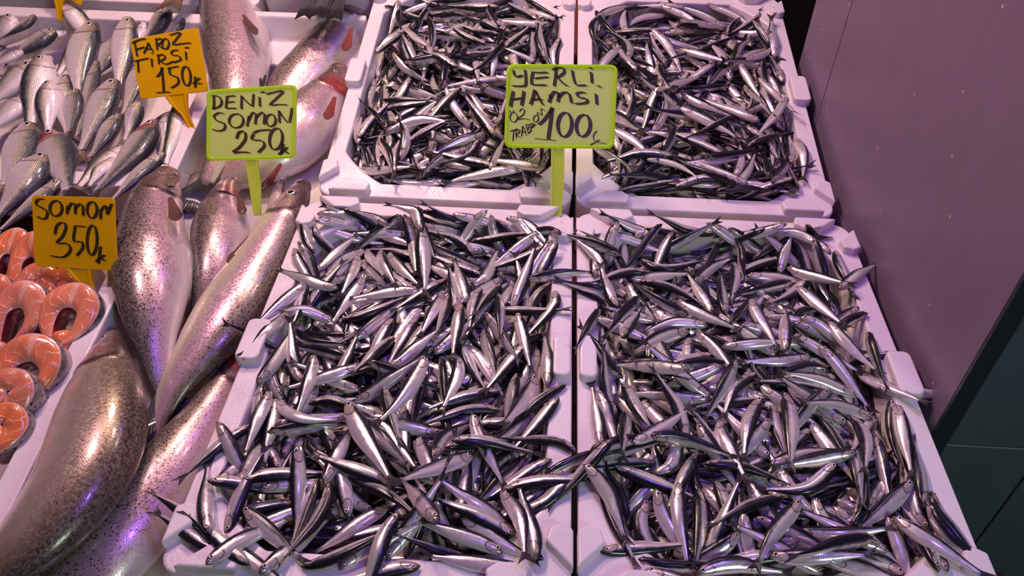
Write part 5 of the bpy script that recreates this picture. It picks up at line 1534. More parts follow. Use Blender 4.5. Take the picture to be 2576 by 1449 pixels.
SALMON = [{'label': 'large rosy salmon beside the orange shad plate, its head past the top',
  'pts': [(-0.7655, 0.7686, 0.035), (-0.7037, 0.6151, 0.035), (-0.6443, 0.4658, 0.03), (-0.6031, 0.3451, 0.02), (-0.5789, 0.251, 0.01), (-0.5756, 0.181, -0.01), (-0.5859, 0.127, -0.03), (-0.5955, 0.0928, -0.05)],
  'hw': [0.0259, 0.0533, 0.0603, 0.0627, 0.0586, 0.0451, 0.026, 0.0129],
  'mat': 'sal_e',
  'side': -1,
  'rnd': 1.0,
  'roll': 0.3,
  'red': [(0.14, 0.06, 0.62, 0.35)],
  'fins': [('pectoral_fin', (-0.6174, 0.4581, 0.075), (-0.5689, 0.3785, 0.075), 0.0078, 'fin_brown'), ('pelvic_fin', (-0.5351, 0.2667, 0.05), (-0.5163, 0.2176, 0.05), 0.0052, 'fin_dark')]},
 {'label': 'silver spotted salmon under the dark sea bass tails',
  'pts': [(-0.4412, 0.6477, 0.04), (-0.4458, 0.5643, 0.03), (-0.4631, 0.4971, 0.015), (-0.4831, 0.4342, 0.0), (-0.5046, 0.362, -0.012), (-0.5206, 0.2902, -0.025), (-0.5359, 0.2335, -0.04), (-0.5479, 0.185, -0.05)],
  'hw': [0.026, 0.0393, 0.046, 0.051, 0.0539, 0.048, 0.0345, 0.0203],
  'mat': 'sal_b',
  'side': -1,
  'rnd': 2.0,
  'roll': 0.22,
  'fins': [('pectoral_fin', (-0.4161, 0.4517, 0.06), (-0.4084, 0.3583, 0.06), 0.0091, 'fin_red'), ('pelvic_fin', (-0.5511, 0.3345, 0.02), (-0.5495, 0.2967, 0.02), 0.0056, 'fin_dark')]},
 {'label': 'pale salmon with raw red gill, half behind the pale green plate',
  'pts': [(-0.4294, 0.4023, 0.0), (-0.4365, 0.3502, -0.005), (-0.4509, 0.2899, -0.012), (-0.4654, 0.2349, -0.02), (-0.4919, 0.1803, -0.03), (-0.5349, 0.1444, -0.045), (-0.5874, 0.1222, -0.058), (-0.6303, 0.0978, -0.064)],
  'hw': [0.0192, 0.0331, 0.0463, 0.0574, 0.0561, 0.0436, 0.0302, 0.0221],
  'mat': 'sal_e',
  'side': -1,
  'rnd': 3.0,
  'roll': 0.4,
  'red': [(0.17, 0.055, 0.6, 0.28)],
  'fins': [('pectoral_fin', (-0.4044, 0.241, 0.035), (-0.4012, 0.1675, 0.035), 0.009, 'fin_red'), ('pelvic_fin', (-0.4639, 0.0953, -0.005), (-0.4715, 0.0242, -0.005), 0.0078, 'fin_red')]},
 {'label': 'broad spotted salmon lying belly right, just below the shad box corner',
  'pts': [(-0.6348, 0.0709, -0.015), (-0.6307, 0.0386, -0.012), (-0.6236, -0.0092, -0.008), (-0.6062, -0.0674, -0.005), (-0.5762, -0.1466, -0.004), (-0.5476, -0.2203, -0.008), (-0.5287, -0.2725, -0.02), (-0.5107, -0.3118, -0.035), (-0.4941, -0.3428, -0.05)],
  'hw': [0.0163, 0.0331, 0.0404, 0.0458, 0.0532, 0.0506, 0.0391, 0.0226, 0.0126],
  'mat': 'sal_a',
  'side': -1,
  'rnd': 4.0,
  'roll': 0.42,
  'fins': [('pectoral_fin', (-0.5704, -0.064, 0.038), (-0.5415, -0.1151, 0.038), 0.0097, 'fin_brown'), ('gill_flap', (-0.5931, -0.0128, 0.02), (-0.6007, 0.0175, 0.02), 0.0107, 'fin_gold')]},
 {'label': 'narrower spotted salmon at the foot of the green salmon sign',
  'pts': [(-0.5424, 0.1004, -0.05), (-0.5516, 0.0813, -0.045), (-0.542, 0.0289, -0.04), (-0.5249, -0.0317, -0.035), (-0.5052, -0.1078, -0.032), (-0.498, -0.1658, -0.04), (-0.5007, -0.2055, -0.055), (-0.5045, -0.2287, -0.07)],
  'hw': [0.0116, 0.023, 0.0358, 0.0415, 0.0395, 0.0306, 0.0193, 0.0117],
  'mat': 'sal_a',
  'side': -1,
  'rnd': 5.0,
  'roll': 0.4,
  'red': [(0.16, 0.05, 0.66, 0.3)],
  'fins': [('pectoral_fin', (-0.5073, 0.0139, -0.01), (-0.4859, -0.0324, -0.01), 0.007, 'fin_brown')]},
 {'label': 'open-mouthed silver salmon with a round eye, biggest of the pile',
  'pts': [(-0.4203, 0.0616, -0.015), (-0.4212, 0.0402, -0.015), (-0.4239, 0.0009, -0.015), (-0.429, -0.0558, -0.018), (-0.4351, -0.1188, -0.022), (-0.4445, -0.1825, -0.025), (-0.4558, -0.2412, -0.028), (-0.4706, -0.293, -0.034), (-0.4845, -0.3363, -0.042), (-0.4941, -0.3698, -0.055), (-0.5004, -0.3981, -0.065)],
  'hw': [0.0111, 0.0244, 0.0322, 0.037, 0.0401, 0.046, 0.0483, 0.0428, 0.0301, 0.0191, 0.0132],
  'mat': 'sal_d',
  'side': 1,
  'rnd': 6.0,
  'roll': 0.12,
  'eye_s': 0.115,
  'eye_h': 0.12,
  'eye_r': 0.17,
  'jaw': [(-0.4528, 0.0648, -0.01), (-0.4465, 0.0207, -0.01), (-0.4421, -0.0273, -0.015)],
  'fins': [('pectoral_fin', (-0.4578, -0.0838, -0.005), (-0.4717, -0.1477, -0.005), 0.0065, 'fin_brown'), ('pelvic_fin', (-0.5082, -0.2319, -0.03), (-0.5084, -0.2739, -0.03), 0.0045, 'fin_red')]},
 {'label': 'olive salmon with dark shiny back beside the salmon steaks',
  'pts': [(-0.5771, -0.2794, -0.018), (-0.5695, -0.2998, -0.015), (-0.5615, -0.3286, -0.01), (-0.5478, -0.3661, -0.006), (-0.532, -0.4084, -0.004), (-0.5174, -0.4532, -0.002), (-0.5115, -0.5003, 0.0), (-0.5195, -0.5421, -0.002), (-0.5362, -0.5762, -0.006), (-0.5616, -0.5997, -0.012), (-0.5885, -0.6134, -0.02)],
  'hw': [0.01, 0.0226, 0.0345, 0.0445, 0.051, 0.0533, 0.0528, 0.0494, 0.0434, 0.0343, 0.0228],
  'mat': 'sal_c',
  'side': 1,
  'rnd': 7.0,
  'roll': 0.1,
  'eye_s': 0.05,
  'eye_h': -0.35,
  'fins': [('pectoral_fin', (-0.5998, -0.3605, -0.02), (-0.5945, -0.4111, -0.02), 0.0063, 'fin_brown')]},
 {'label': 'glittering salmon along the left rim of the front left foam box',
  'pts': [(-0.4136, -0.2379, -0.06), (-0.4224, -0.258, -0.06), (-0.4292, -0.2899, -0.06), (-0.4326, -0.3381, -0.058), (-0.4392, -0.3921, -0.056), (-0.4467, -0.4463, -0.052), (-0.4569, -0.4999, -0.05), (-0.4701, -0.5459, -0.05), (-0.4862, -0.5845, -0.05), (-0.5051, -0.6168, -0.05)],
  'hw': [0.0074, 0.0155, 0.0223, 0.0283, 0.0366, 0.0421, 0.0454, 0.0461, 0.043, 0.0309],
  'mat': 'sal_b',
  'side': -1,
  'rnd': 8.0,
  'roll': 0.38,
  'red': [(0.13, 0.04, 0.55, 0.4)],
  'eye_s': 0.04,
  'eye_h': 0.1}]
for d in SALMON:
    b, P, org = big_fish('salmon', d['label'], 'salmon', 'whole salmon on the foam tray', d['pts'], d['hw'], SAL, M[d['mat']], d['side'], d.get('roll', 0.0), d.get('thick', 1.0),
                         red=d.get('red'), tail=d.get('tail', True), eyes=d.get('eyes', (1, -1)), eye_s=d.get('eye_s', .085), eye_h=d.get('eye_h', .25), eye_r=d.get('eye_r', .085), rnd=d['rnd'], nring=56, m=32)
    for (nm, base, tip, half, mat) in d.get('fins', ()):
        nrm = unit(CAM - np.array(base))
        fv, ff, fa, fr_ = fan_vf(base, tip, half, nrm * .5 + np.array([0, 0, 1]))
        mesh(nm, fv, ff, M[mat], parent=b, loc=org, attrs=dict(a=fa, r=fr_))
    if 'jaw' in d:
        jp = np.array(d['jaw'])
        JP = resample(jp, 9)
        T, D, L = frames(JP, 0.0, d['side'])
        prof = dict(s=[0, .1, .3, .6, 1], hd=[.2, .5, .7, .9, 1], hv=[.2, .5, .75, .95, 1], w=[.2, .5, .7, .9, 1])
        V, F, s, v = fish_body(JP, D, L, prof, .014, .012, 14, 12)
        mesh('lower_jaw', V, F, M[d['mat']], parent=b, loc=org, attrs=dict(s=s * .04, v=.55 + v * .4, red=np.zeros(len(V)), rnd=np.full(len(V), d['rnd'])))

# ------------------------------------------------------------------ shad
SHAD = [{'label': 'shad with nose up against the back foam wall, near the plastic peg', 'pts': [(-0.9777, 0.5049, 0.0513), (-0.9218, 0.4486, 0.0422), (-0.8703, 0.3996, 0.0342)], 'hw': [0.0081, 0.0144, 0.0181, 0.0181, 0.0153, 0.0112, 0.0069, 0.0054], 'side': 1},
 {'label': 'shad lying behind another, only its pale flank showing, back row', 'pts': [(-0.9166, 0.4489, 0.0422), (-0.9255, 0.3923, 0.0331), (-0.9372, 0.3322, 0.0233)], 'hw': [0.0091, 0.0161, 0.0202, 0.0202, 0.0171, 0.0125, 0.0077, 0.006], 'side': -1},
 {'label': 'shad far back at the left wall, nose up', 'pts': [(-1.0687, 0.471, 0.0458), (-1.0783, 0.4484, 0.0421), (-1.0945, 0.4181, 0.0372)], 'hw': [0.0101, 0.0179, 0.0224, 0.0224, 0.0191, 0.0139, 0.0085, 0.0067], 'side': -1},
 {'label': 'slim shad with dark blunt snout far back, left', 'pts': [(-1.0266, 0.4739, 0.0463), (-1.0469, 0.4466, 0.0419), (-1.0742, 0.4232, 0.0381)], 'hw': [0.0058, 0.0103, 0.0129, 0.0129, 0.011, 0.008, 0.0049, 0.0039], 'side': 1},
 {'label': 'shad with white rounded snout below the yellow peg', 'pts': [(-0.9673, 0.4609, 0.0442), (-1.0134, 0.4399, 0.0408), (-1.0686, 0.4111, 0.0361)], 'hw': [0.0066, 0.0117, 0.0146, 0.0146, 0.0124, 0.009, 0.0055, 0.0044], 'side': -1},
 {'label': 'shad showing a black back and yellow cheek', 'pts': [(-0.9839, 0.4495, 0.0423), (-1.0111, 0.4174, 0.0371), (-1.0433, 0.3808, 0.0312)], 'hw': [0.0096, 0.017, 0.0213, 0.0213, 0.0181, 0.0132, 0.0081, 0.0064], 'side': 1},
 {'label': 'small shad with dark head at the left edge, second row', 'pts': [(-1.0212, 0.3896, 0.0326), (-1.0431, 0.3724, 0.0298), (-1.0708, 0.3527, 0.0266)], 'hw': [0.0056, 0.01, 0.0125, 0.0125, 0.0106, 0.0078, 0.0048, 0.0038], 'side': -1},
 {'label': 'shad facing right with clear eye, third row left', 'pts': [(-0.964, 0.3813, 0.0313), (-0.9932, 0.3602, 0.0279), (-1.029, 0.3262, 0.0224)], 'hw': [0.0067, 0.0119, 0.0149, 0.0149, 0.0127, 0.0093, 0.0057, 0.0045], 'side': -1},
 {'label': 'shad with open eye, upper of two stacked heads at left', 'pts': [(-0.9846, 0.3607, 0.0279), (-1.0078, 0.3276, 0.0226), (-1.0318, 0.2862, 0.0159)], 'hw': [0.0081, 0.0144, 0.018, 0.018, 0.0153, 0.0112, 0.0068, 0.0054], 'side': -1},
 {'label': 'broad pale shad, lower of two stacked heads at left', 'pts': [(-0.9746, 0.3379, 0.0242), (-0.9962, 0.2942, 0.0172), (-1.0209, 0.2486, 0.0098)], 'hw': [0.0123, 0.0219, 0.0274, 0.0274, 0.0233, 0.017, 0.0104, 0.0082], 'side': -1},
 {'label': 'shad lying at the left edge above the white liner', 'pts': [(-0.9629, 0.2599, 0.0116), (-0.9759, 0.2196, 0.0051), (-0.9913, 0.1724, -0.0026)], 'hw': [0.0105, 0.0187, 0.0234, 0.0234, 0.0199, 0.0145, 0.0089, 0.007], 'side': -1},
 {'label': 'pale-bellied shad in the second row under the orange plate edge', 'pts': [(-0.8592, 0.4338, 0.0398), (-0.8615, 0.3845, 0.0318), (-0.8666, 0.3369, 0.0241)], 'hw': [0.0113, 0.0201, 0.0251, 0.0251, 0.0213, 0.0156, 0.0095, 0.0075], 'side': 1},
 {'label': 'shad with dark back at the far right end, head up by the wall', 'pts': [(-0.7753, 0.4947, 0.0496), (-0.7881, 0.4575, 0.0436), (-0.8057, 0.4211, 0.0377)], 'hw': [0.0108, 0.0193, 0.0241, 0.0241, 0.0205, 0.0149, 0.0092, 0.0072], 'side': 1},
 {'label': 'shad with eye peering out beside the upper right fish', 'pts': [(-0.8179, 0.4709, 0.0458), (-0.8224, 0.4363, 0.0402), (-0.8254, 0.399, 0.0341)], 'hw': [0.0054, 0.0096, 0.012, 0.012, 0.0102, 0.0074, 0.0045, 0.0036], 'side': -1},
 {'label': 'small tail-up shad at the right, above the orange plate', 'pts': [(-0.7409, 0.4787, 0.0471), (-0.7487, 0.4602, 0.0441), (-0.7577, 0.4343, 0.0399)], 'hw': [0.0046, 0.0083, 0.0103, 0.0103, 0.0088, 0.0064, 0.0039, 0.0031], 'side': 1},
 {'label': 'long shad upright beside the orange plate, blue-black back', 'pts': [(-0.8491, 0.4766, 0.0467), (-0.8305, 0.3926, 0.0331), (-0.8114, 0.294, 0.0171)], 'hw': [0.0106, 0.0188, 0.0235, 0.0235, 0.02, 0.0146, 0.0089, 0.007], 'side': 1},
 {'label': 'shad tucked half behind the left edge of the orange plate', 'pts': [(-0.7924, 0.377, 0.0306), (-0.7838, 0.3082, 0.0194), (-0.7798, 0.2355, 0.0077)], 'hw': [0.0084, 0.0149, 0.0186, 0.0186, 0.0158, 0.0115, 0.0071, 0.0056], 'side': 1},
 {'label': 'dark blue slim shad in the middle of the heap', 'pts': [(-0.8711, 0.3635, 0.0284), (-0.8524, 0.265, 0.0124), (-0.8379, 0.1744, -0.0022)], 'hw': [0.0064, 0.0114, 0.0143, 0.0143, 0.0121, 0.0089, 0.0054, 0.0043], 'side': 1},
 {'label': 'shad with pink head facing the viewer, middle back', 'pts': [(-0.9131, 0.4594, 0.0439), (-0.896, 0.3524, 0.0266), (-0.8696, 0.2693, 0.0131)], 'hw': [0.0126, 0.0224, 0.0281, 0.0281, 0.0239, 0.0174, 0.0107, 0.0084], 'side': 1},
 {'label': 'round-bellied shad with fin spread, left of the middle', 'pts': [(-0.9626, 0.3575, 0.0274), (-0.945, 0.2753, 0.0141), (-0.9224, 0.1819, -0.001)], 'hw': [0.0122, 0.0217, 0.0272, 0.0272, 0.0231, 0.0168, 0.0103, 0.0081], 'side': -1},
 {'label': 'shad belly up with two small fins, middle of heap', 'pts': [(-0.9231, 0.3297, 0.0229), (-0.8891, 0.2518, 0.0103), (-0.8481, 0.1697, -0.003)], 'hw': [0.0089, 0.0158, 0.0197, 0.0197, 0.0168, 0.0122, 0.0075, 0.0059], 'side': 1},
 {'label': 'grey shad between two pale ones, left of middle', 'pts': [(-0.9213, 0.2879, 0.0162), (-0.9083, 0.2345, 0.0075), (-0.8878, 0.1741, -0.0023)], 'hw': [0.0092, 0.0163, 0.0204, 0.0204, 0.0173, 0.0126, 0.0077, 0.0061], 'side': -1},
 {'label': 'shad with head turned under, lower middle', 'pts': [(-0.8768, 0.2765, 0.0143), (-0.8608, 0.2271, 0.0063), (-0.8496, 0.1766, -0.0019)], 'hw': [0.0084, 0.015, 0.0187, 0.0187, 0.0159, 0.0116, 0.0071, 0.0056], 'side': 1},
 {'label': 'large shad with olive flank in the middle of the heap', 'pts': [(-0.8215, 0.3136, 0.0203), (-0.8177, 0.2299, 0.0068), (-0.8153, 0.1385, -0.008)], 'hw': [0.0116, 0.0206, 0.0258, 0.0258, 0.0219, 0.016, 0.0098, 0.0077], 'side': 1},
 {'label': 'shad with vivid blue back right of the middle', 'pts': [(-0.7842, 0.229, 0.0066), (-0.7865, 0.1757, -0.002), (-0.7952, 0.1245, -0.0103)], 'hw': [0.0086, 0.0152, 0.019, 0.019, 0.0162, 0.0118, 0.0072, 0.0057], 'side': 1},
 {'label': 'silver shad under the orange plate, tail down', 'pts': [(-0.7628, 0.2655, 0.0125), (-0.7549, 0.2184, 0.0049), (-0.7521, 0.17, -0.0029)], 'hw': [0.007, 0.0124, 0.0155, 0.0155, 0.0132, 0.0096, 0.0059, 0.0047], 'side': 1},
 {'label': 'thin dark shad beneath the orange plate stem', 'pts': [(-0.6818, 0.2462, 0.0094), (-0.704, 0.23, 0.0068), (-0.7286, 0.2077, 0.0032)], 'hw': [0.0049, 0.0087, 0.0109, 0.0109, 0.0093, 0.0068, 0.0041, 0.0033], 'side': -1},
 {'label': 'dark blue shad hanging beside the stem of the orange plate', 'pts': [(-0.6777, 0.2549, 0.0108), (-0.6604, 0.1739, -0.0023), (-0.6457, 0.0849, -0.0167)], 'hw': [0.0068, 0.0121, 0.0152, 0.0152, 0.0129, 0.0094, 0.0058, 0.0045], 'side': -1},
 {'label': 'slim shad right beside the red-gilled one', 'pts': [(-0.6859, 0.2146, 0.0043), (-0.6827, 0.1725, -0.0025), (-0.6794, 0.1197, -0.0111)], 'hw': [0.0061, 0.0109, 0.0136, 0.0136, 0.0116, 0.0085, 0.0052, 0.0041], 'side': 1},
 {'label': 'curved pale shad with blue edge, lower middle', 'pts': [(-0.7481, 0.1535, -0.0056), (-0.7577, 0.1007, -0.0142), (-0.7608, 0.0272, -0.0261)], 'hw': [0.0079, 0.0141, 0.0176, 0.0176, 0.015, 0.0109, 0.0067, 0.0053], 'side': -1},
 {'label': 'pale shad squeezed behind the red-gilled shad', 'pts': [(-0.741, 0.1064, -0.0132), (-0.7443, 0.0741, -0.0185), (-0.7455, 0.0281, -0.0259)], 'hw': [0.0059, 0.0104, 0.013, 0.013, 0.0111, 0.0081, 0.005, 0.0039], 'side': -1},
 {'label': 'white-bellied shad at the right of the lower row', 'pts': [(-0.655, 0.1091, -0.0128), (-0.6803, 0.0559, -0.0214), (-0.7016, 0.0029, -0.03)], 'hw': [0.0071, 0.0126, 0.0158, 0.0158, 0.0134, 0.0098, 0.006, 0.0047], 'side': 1},
 {'label': 'shad with torn red gills below the orange plate', 'pts': [(-0.7092, 0.2029, 0.0024), (-0.7103, 0.113, -0.0122), (-0.7303, 0.018, -0.0276)], 'hw': [0.0133, 0.0236, 0.0295, 0.0295, 0.0251, 0.0183, 0.0112, 0.0088], 'side': 1, 'red': [(0.15, 0.1, 0.7, 0.4)]},
 {'label': 'shad with yellow stripe at the left edge, lower rows', 'pts': [(-0.9206, 0.1871, -0.0002), (-0.8957, 0.1105, -0.0126), (-0.8758, 0.0216, -0.027)], 'hw': [0.0126, 0.0225, 0.0281, 0.0281, 0.0239, 0.0174, 0.0107, 0.0084], 'side': 1},
 {'label': 'shad with wide open red gill, front left of the heap', 'pts': [(-0.8839, 0.1714, -0.0027), (-0.8242, 0.0964, -0.0149), (-0.7706, 0.0128, -0.0284)], 'hw': [0.0145, 0.0258, 0.0323, 0.0323, 0.0274, 0.02, 0.0123, 0.0097], 'side': 1, 'red': [(0.1, 0.12, 0.7, 0.5)]},
 {'label': 'broad white-bellied shad curving to the left, front row', 'pts': [(-0.8475, 0.093, -0.0154), (-0.844, 0.0236, -0.0267), (-0.8595, -0.0441, -0.0376)], 'hw': [0.0134, 0.0238, 0.0297, 0.0297, 0.0253, 0.0184, 0.0113, 0.0089], 'side': 1},
 {'label': 'dark slim shad above the salmon steaks, front row', 'pts': [(-0.7913, 0.0356, -0.0247), (-0.8096, -0.0123, -0.0325), (-0.8352, -0.0743, -0.0425)], 'hw': [0.0075, 0.0133, 0.0167, 0.0167, 0.0142, 0.0103, 0.0063, 0.005], 'side': 1}]
SH = Heap(SB, .28, .47 / 2 - .034, -.028, lambda u, v: u * 0 - .006)
WIDE = np.array(Matrix.Translation((0, 0, 0)))
for q, d in enumerate(SHAD):
    loc3 = SH.local(d['pts'])
    p = resample(loc3[:, :2], 9)
    hwv = np.interp(np.linspace(0, 1, 9), np.linspace(0, 1, len(d['hw'])), d['hw'])
    z = SH.lay(p, hwv * .55, hwv * .9, sink=.5, drape=.5, maxslope=.35, squash=.55)
    P = SH.world(np.column_stack([p, z]))
    big_fish('shad', d['label'], 'fish', 'shad in the upper foam box', P[::2], d['hw'], SHD, M['shad'], d['side'], d.get('roll', -.05 + .35 * ((q * 7) % 5) / 4), .95, nring=30, m=18,
             eye_s=.085, eye_r=.21, red=d.get('red'), tail=d.get('tail', True), eye_h=.2, fork=.5, tail_span=1.5, tail_len=1.3, tailmat='fin_gold' if q % 2 else 'fin_dark')

# ------------------------------------------------------------------ salmon steaks
STEAKS = [{'label': 'orange salmon steak half behind the plate reading 350, back left', 'c': (-0.7699, -0.1539, -0.01), 'ex': (0.02813, 0.00033, -0.00298), 'ey': (0.00131, 0.03766, 0.01659), 'th': 0.03, 'seed': 0.0, 'rnd': 0.0, 'cav': (0.26, 0.36)},
 {'label': 'salmon steak hidden mostly behind the plate reading 350', 'c': (-0.7328, -0.162, -0.008), 'ex': (0.02788, 0.00296, 0.00132), 'ey': (-0.00485, 0.03818, 0.01697), 'th': 0.03, 'seed': 1.7, 'rnd': 0.37},
 {'label': 'pink salmon steak lying just under the lower edge of the plate', 'c': (-0.7111, -0.1992, -0.014), 'ex': (0.02319, -0.00768, -0.00514), 'ey': (0.01016, 0.0257, 0.00744), 'th': 0.03, 'seed': 3.4, 'rnd': 0.74, 'solid': True},
 {'label': 'small orange steak at the foot of the plate stem', 'c': (-0.6814, -0.2043, -0.016), 'ex': (0.0234, 0.00294, -0.00162), 'ey': (-0.00255, 0.02503, 0.00863), 'th': 0.03, 'seed': 5.1, 'rnd': 0.11, 'solid': True},
 {'label': 'orange steak cut off by the left edge, second row', 'c': (-0.7469, -0.2342, -0.01), 'ex': (0.02057, 0.00075, -0.00195), 'ey': (0.00016, 0.02745, 0.01218), 'th': 0.03, 'seed': 6.8, 'rnd': 0.48, 'solid': True},
 {'label': 'pale salmon steak with dark red belly hollow, left of the glossy one', 'c': (-0.6888, -0.2693, 0.004), 'ex': (0.03261, -0.00253, -0.00322), 'ey': (0.00438, 0.03319, 0.01819), 'th': 0.03, 'seed': 8.5, 'rnd': 0.85, 'cav': (0.33, 0.38)},
 {'label': 'pink belly flap piece beside the foam rim', 'c': (-0.6294, -0.306, -0.02), 'ex': (0.01555, -0.00162, -0.00054), 'ey': (0.00229, 0.01982, 0.00661), 'th': 0.03, 'seed': 10.2, 'rnd': 0.22, 'solid': True},
 {'label': 'glossy red-orange steak with open belly, nearest the plate stem', 'c': (-0.6293, -0.2636, 0.002), 'ex': (0.03512, -3e-05, -0.00391), 'ey': (0.00164, 0.03296, 0.01447), 'th': 0.03, 'seed': 11.9, 'rnd': 0.59, 'cav': (0.33, 0.38)},
 {'label': 'orange steak at the left edge in front of the pale one', 'c': (-0.6887, -0.3376, -0.01), 'ex': (0.01452, 0.00164, -0.00088), 'ey': (-0.00149, 0.0174, 0.0079), 'th': 0.03, 'seed': 13.6, 'rnd': 0.96, 'solid': True},
 {'label': 'pink salmon steak with long flap hanging toward the viewer', 'c': (-0.6298, -0.3597, 0.008), 'ex': (0.03583, 0.0025, -0.00273), 'ey': (-0.001, 0.03183, 0.01602), 'th': 0.03, 'seed': 15.299999999999999, 'rnd': 0.33, 'cav': (0.38, 0.38)},
 {'label': 'solid bright orange steak in the front of the tray', 'c': (-0.6272, -0.4053, 0.012), 'ex': (0.02804, -0.00269, -0.00305), 'ey': (0.00359, 0.02313, 0.01265), 'th': 0.03, 'seed': 17.0, 'rnd': 0.7, 'solid': True},
 {'label': 'steak with dark spotted skin at the front edge', 'c': (-0.6204, -0.4429, 0.0), 'ex': (0.02638, -0.00173, -0.0036), 'ey': (0.00271, 0.02319, 0.00872), 'th': 0.03, 'seed': 18.7, 'rnd': 0.07, 'solid': True},
 {'label': 'reddish scrap of salmon lowest at the left edge', 'c': (-0.6051, -0.5165, -0.03), 'ex': (0.01282, -1e-05, -0.0), 'ey': (1e-05, 0.01242, 0.00414), 'th': 0.03, 'seed': 20.4, 'rnd': 0.44, 'solid': True}]


def steak(d):
    """horseshoe slice: c centre, ex/ey axes in world, outline profile with belly cavity"""
    c, ex, ey, th = np.array(d['c']), np.array(d['ex']), np.array(d['ey']), d['th']
    nz = unit(np.cross(ex, ey))
    n = 49
    root = empty('salmon_steak', c - nz * th)
    tag(root, d['label'], 'steak', 'salmon steaks')
    sp = d.get('spread', .35)              # how wide the belly flaps open
    t = np.linspace(0, 1, n)
    a = math.pi / 2 + (t - .5) * 2 * math.pi * (.5 + .38 * (1 - sp * .3))   # from one flap over the back to the other
    ang = math.pi * 1.5 - (t * (2 * math.pi - .30) + .15)
    O, I = [], []
    for k in range(n):
        ca, sa = math.cos(ang[k]), math.sin(ang[k])
        w = 1.0
        x, y = ca * w, sa * 1.0
        y = y if y > 0 else y * 1.45
        x *= (1 - .22 * max(0, -sa) ** 2)
        O.append((x, y))
        cx, cy = d.get('cav', (.30, .40))
        ix, iy = ca * cx, sa * cy - .34
        if sa < 0:
            iy = -.34 + sa * (1.45 - .34) * .93
            ix = ca * cx * (1 - .15 * sa * sa)
            if d.get('closed'): iy = -.34 + sa * cy * 1.3
        I.append((ix, iy))
    if d.get('solid'):
        I = [(o[0] * .04, o[1] * .04) for o in O]
    O, I = np.array(O), np.array(I)
    rr = np.array([0, .12, .3, .5, .7, .88, 1.0])
    rows, R, A = [], [], []
    for k, q in enumerate(rr):
        pz = th * (.5 + (.06 * math.sin(q * math.pi)) - (.10 if q in (0, 1.0) else 0))
        p2 = I * (1 - q) + O * q
        wob = .04 * np.sin(t * 19 + d['seed'] + q * 4)
        rows.append(c + ex * p2[:, :1] + ey * p2[:, 1:] + nz * (pz + th * wob)[:, None] if np.ndim(wob) else None)
        R.append(np.full(n, q))
        A.append(.06 + .38 * (p2[:, 1] + 1.45) / 2.45 if d.get('solid') else t)
    V = np.vstack(rows)
    R, A = np.concatenate(R), np.concatenate(A)
    m = len(rr)
    F = [[k * n + i, k * n + i + 1, (k + 1) * n + i + 1, (k + 1) * n + i] for k in range(m - 1) for i in range(n - 1)]
    Vb = V - nz * th
    F2 = [[x + len(V) for x in q[::-1]] for q in F]
    ends = []
    for i in (0, n - 1):
        for k in range(m - 1):
            q = [k * n + i, (k + 1) * n + i, (k + 1) * n + i + len(V), k * n + i + len(V)]
            ends.append(q if i == 0 else q[::-1])
    mesh('flesh', np.vstack([V, Vb]), np.array(F + F2 + ends), M['flesh'], parent=root, loc=c - nz * th,
         attrs=dict(a=np.r_[A, A], r=np.r_[R, R], rnd=np.full(2 * len(V), d['rnd'])))
    # skin around the outside, membrane around the inside: thin bands of their own thickness
    for nm, rowi, off, mat in (('skin', m - 1, .0014, 'band'), ('cavity_lining', 0, -.0010, 'cavity')):
        if nm == 'cavity_lining' and d.get('solid'): continue
        base = V[rowi * n:(rowi + 1) * n]
        out = unit(base - V[(m // 2) * n:(m // 2 + 1) * n]) * abs(off)
        prof = [base + nz * th * .01, base + out + nz * -th * .05, base + out * 1.3 - nz * th * .5, base + out - nz * th * .95, base - nz * th]
        W = np.vstack(prof)
        Fw = [[k * n + i, k * n + i + 1, (k + 1) * n + i + 1, (k + 1) * n + i] for k in range(4) for i in range(n - 1)]
        mesh(nm, W, np.array(Fw), M[mat], parent=root, loc=c - nz * th)
    return root


for d in STEAKS:
    steak(d)

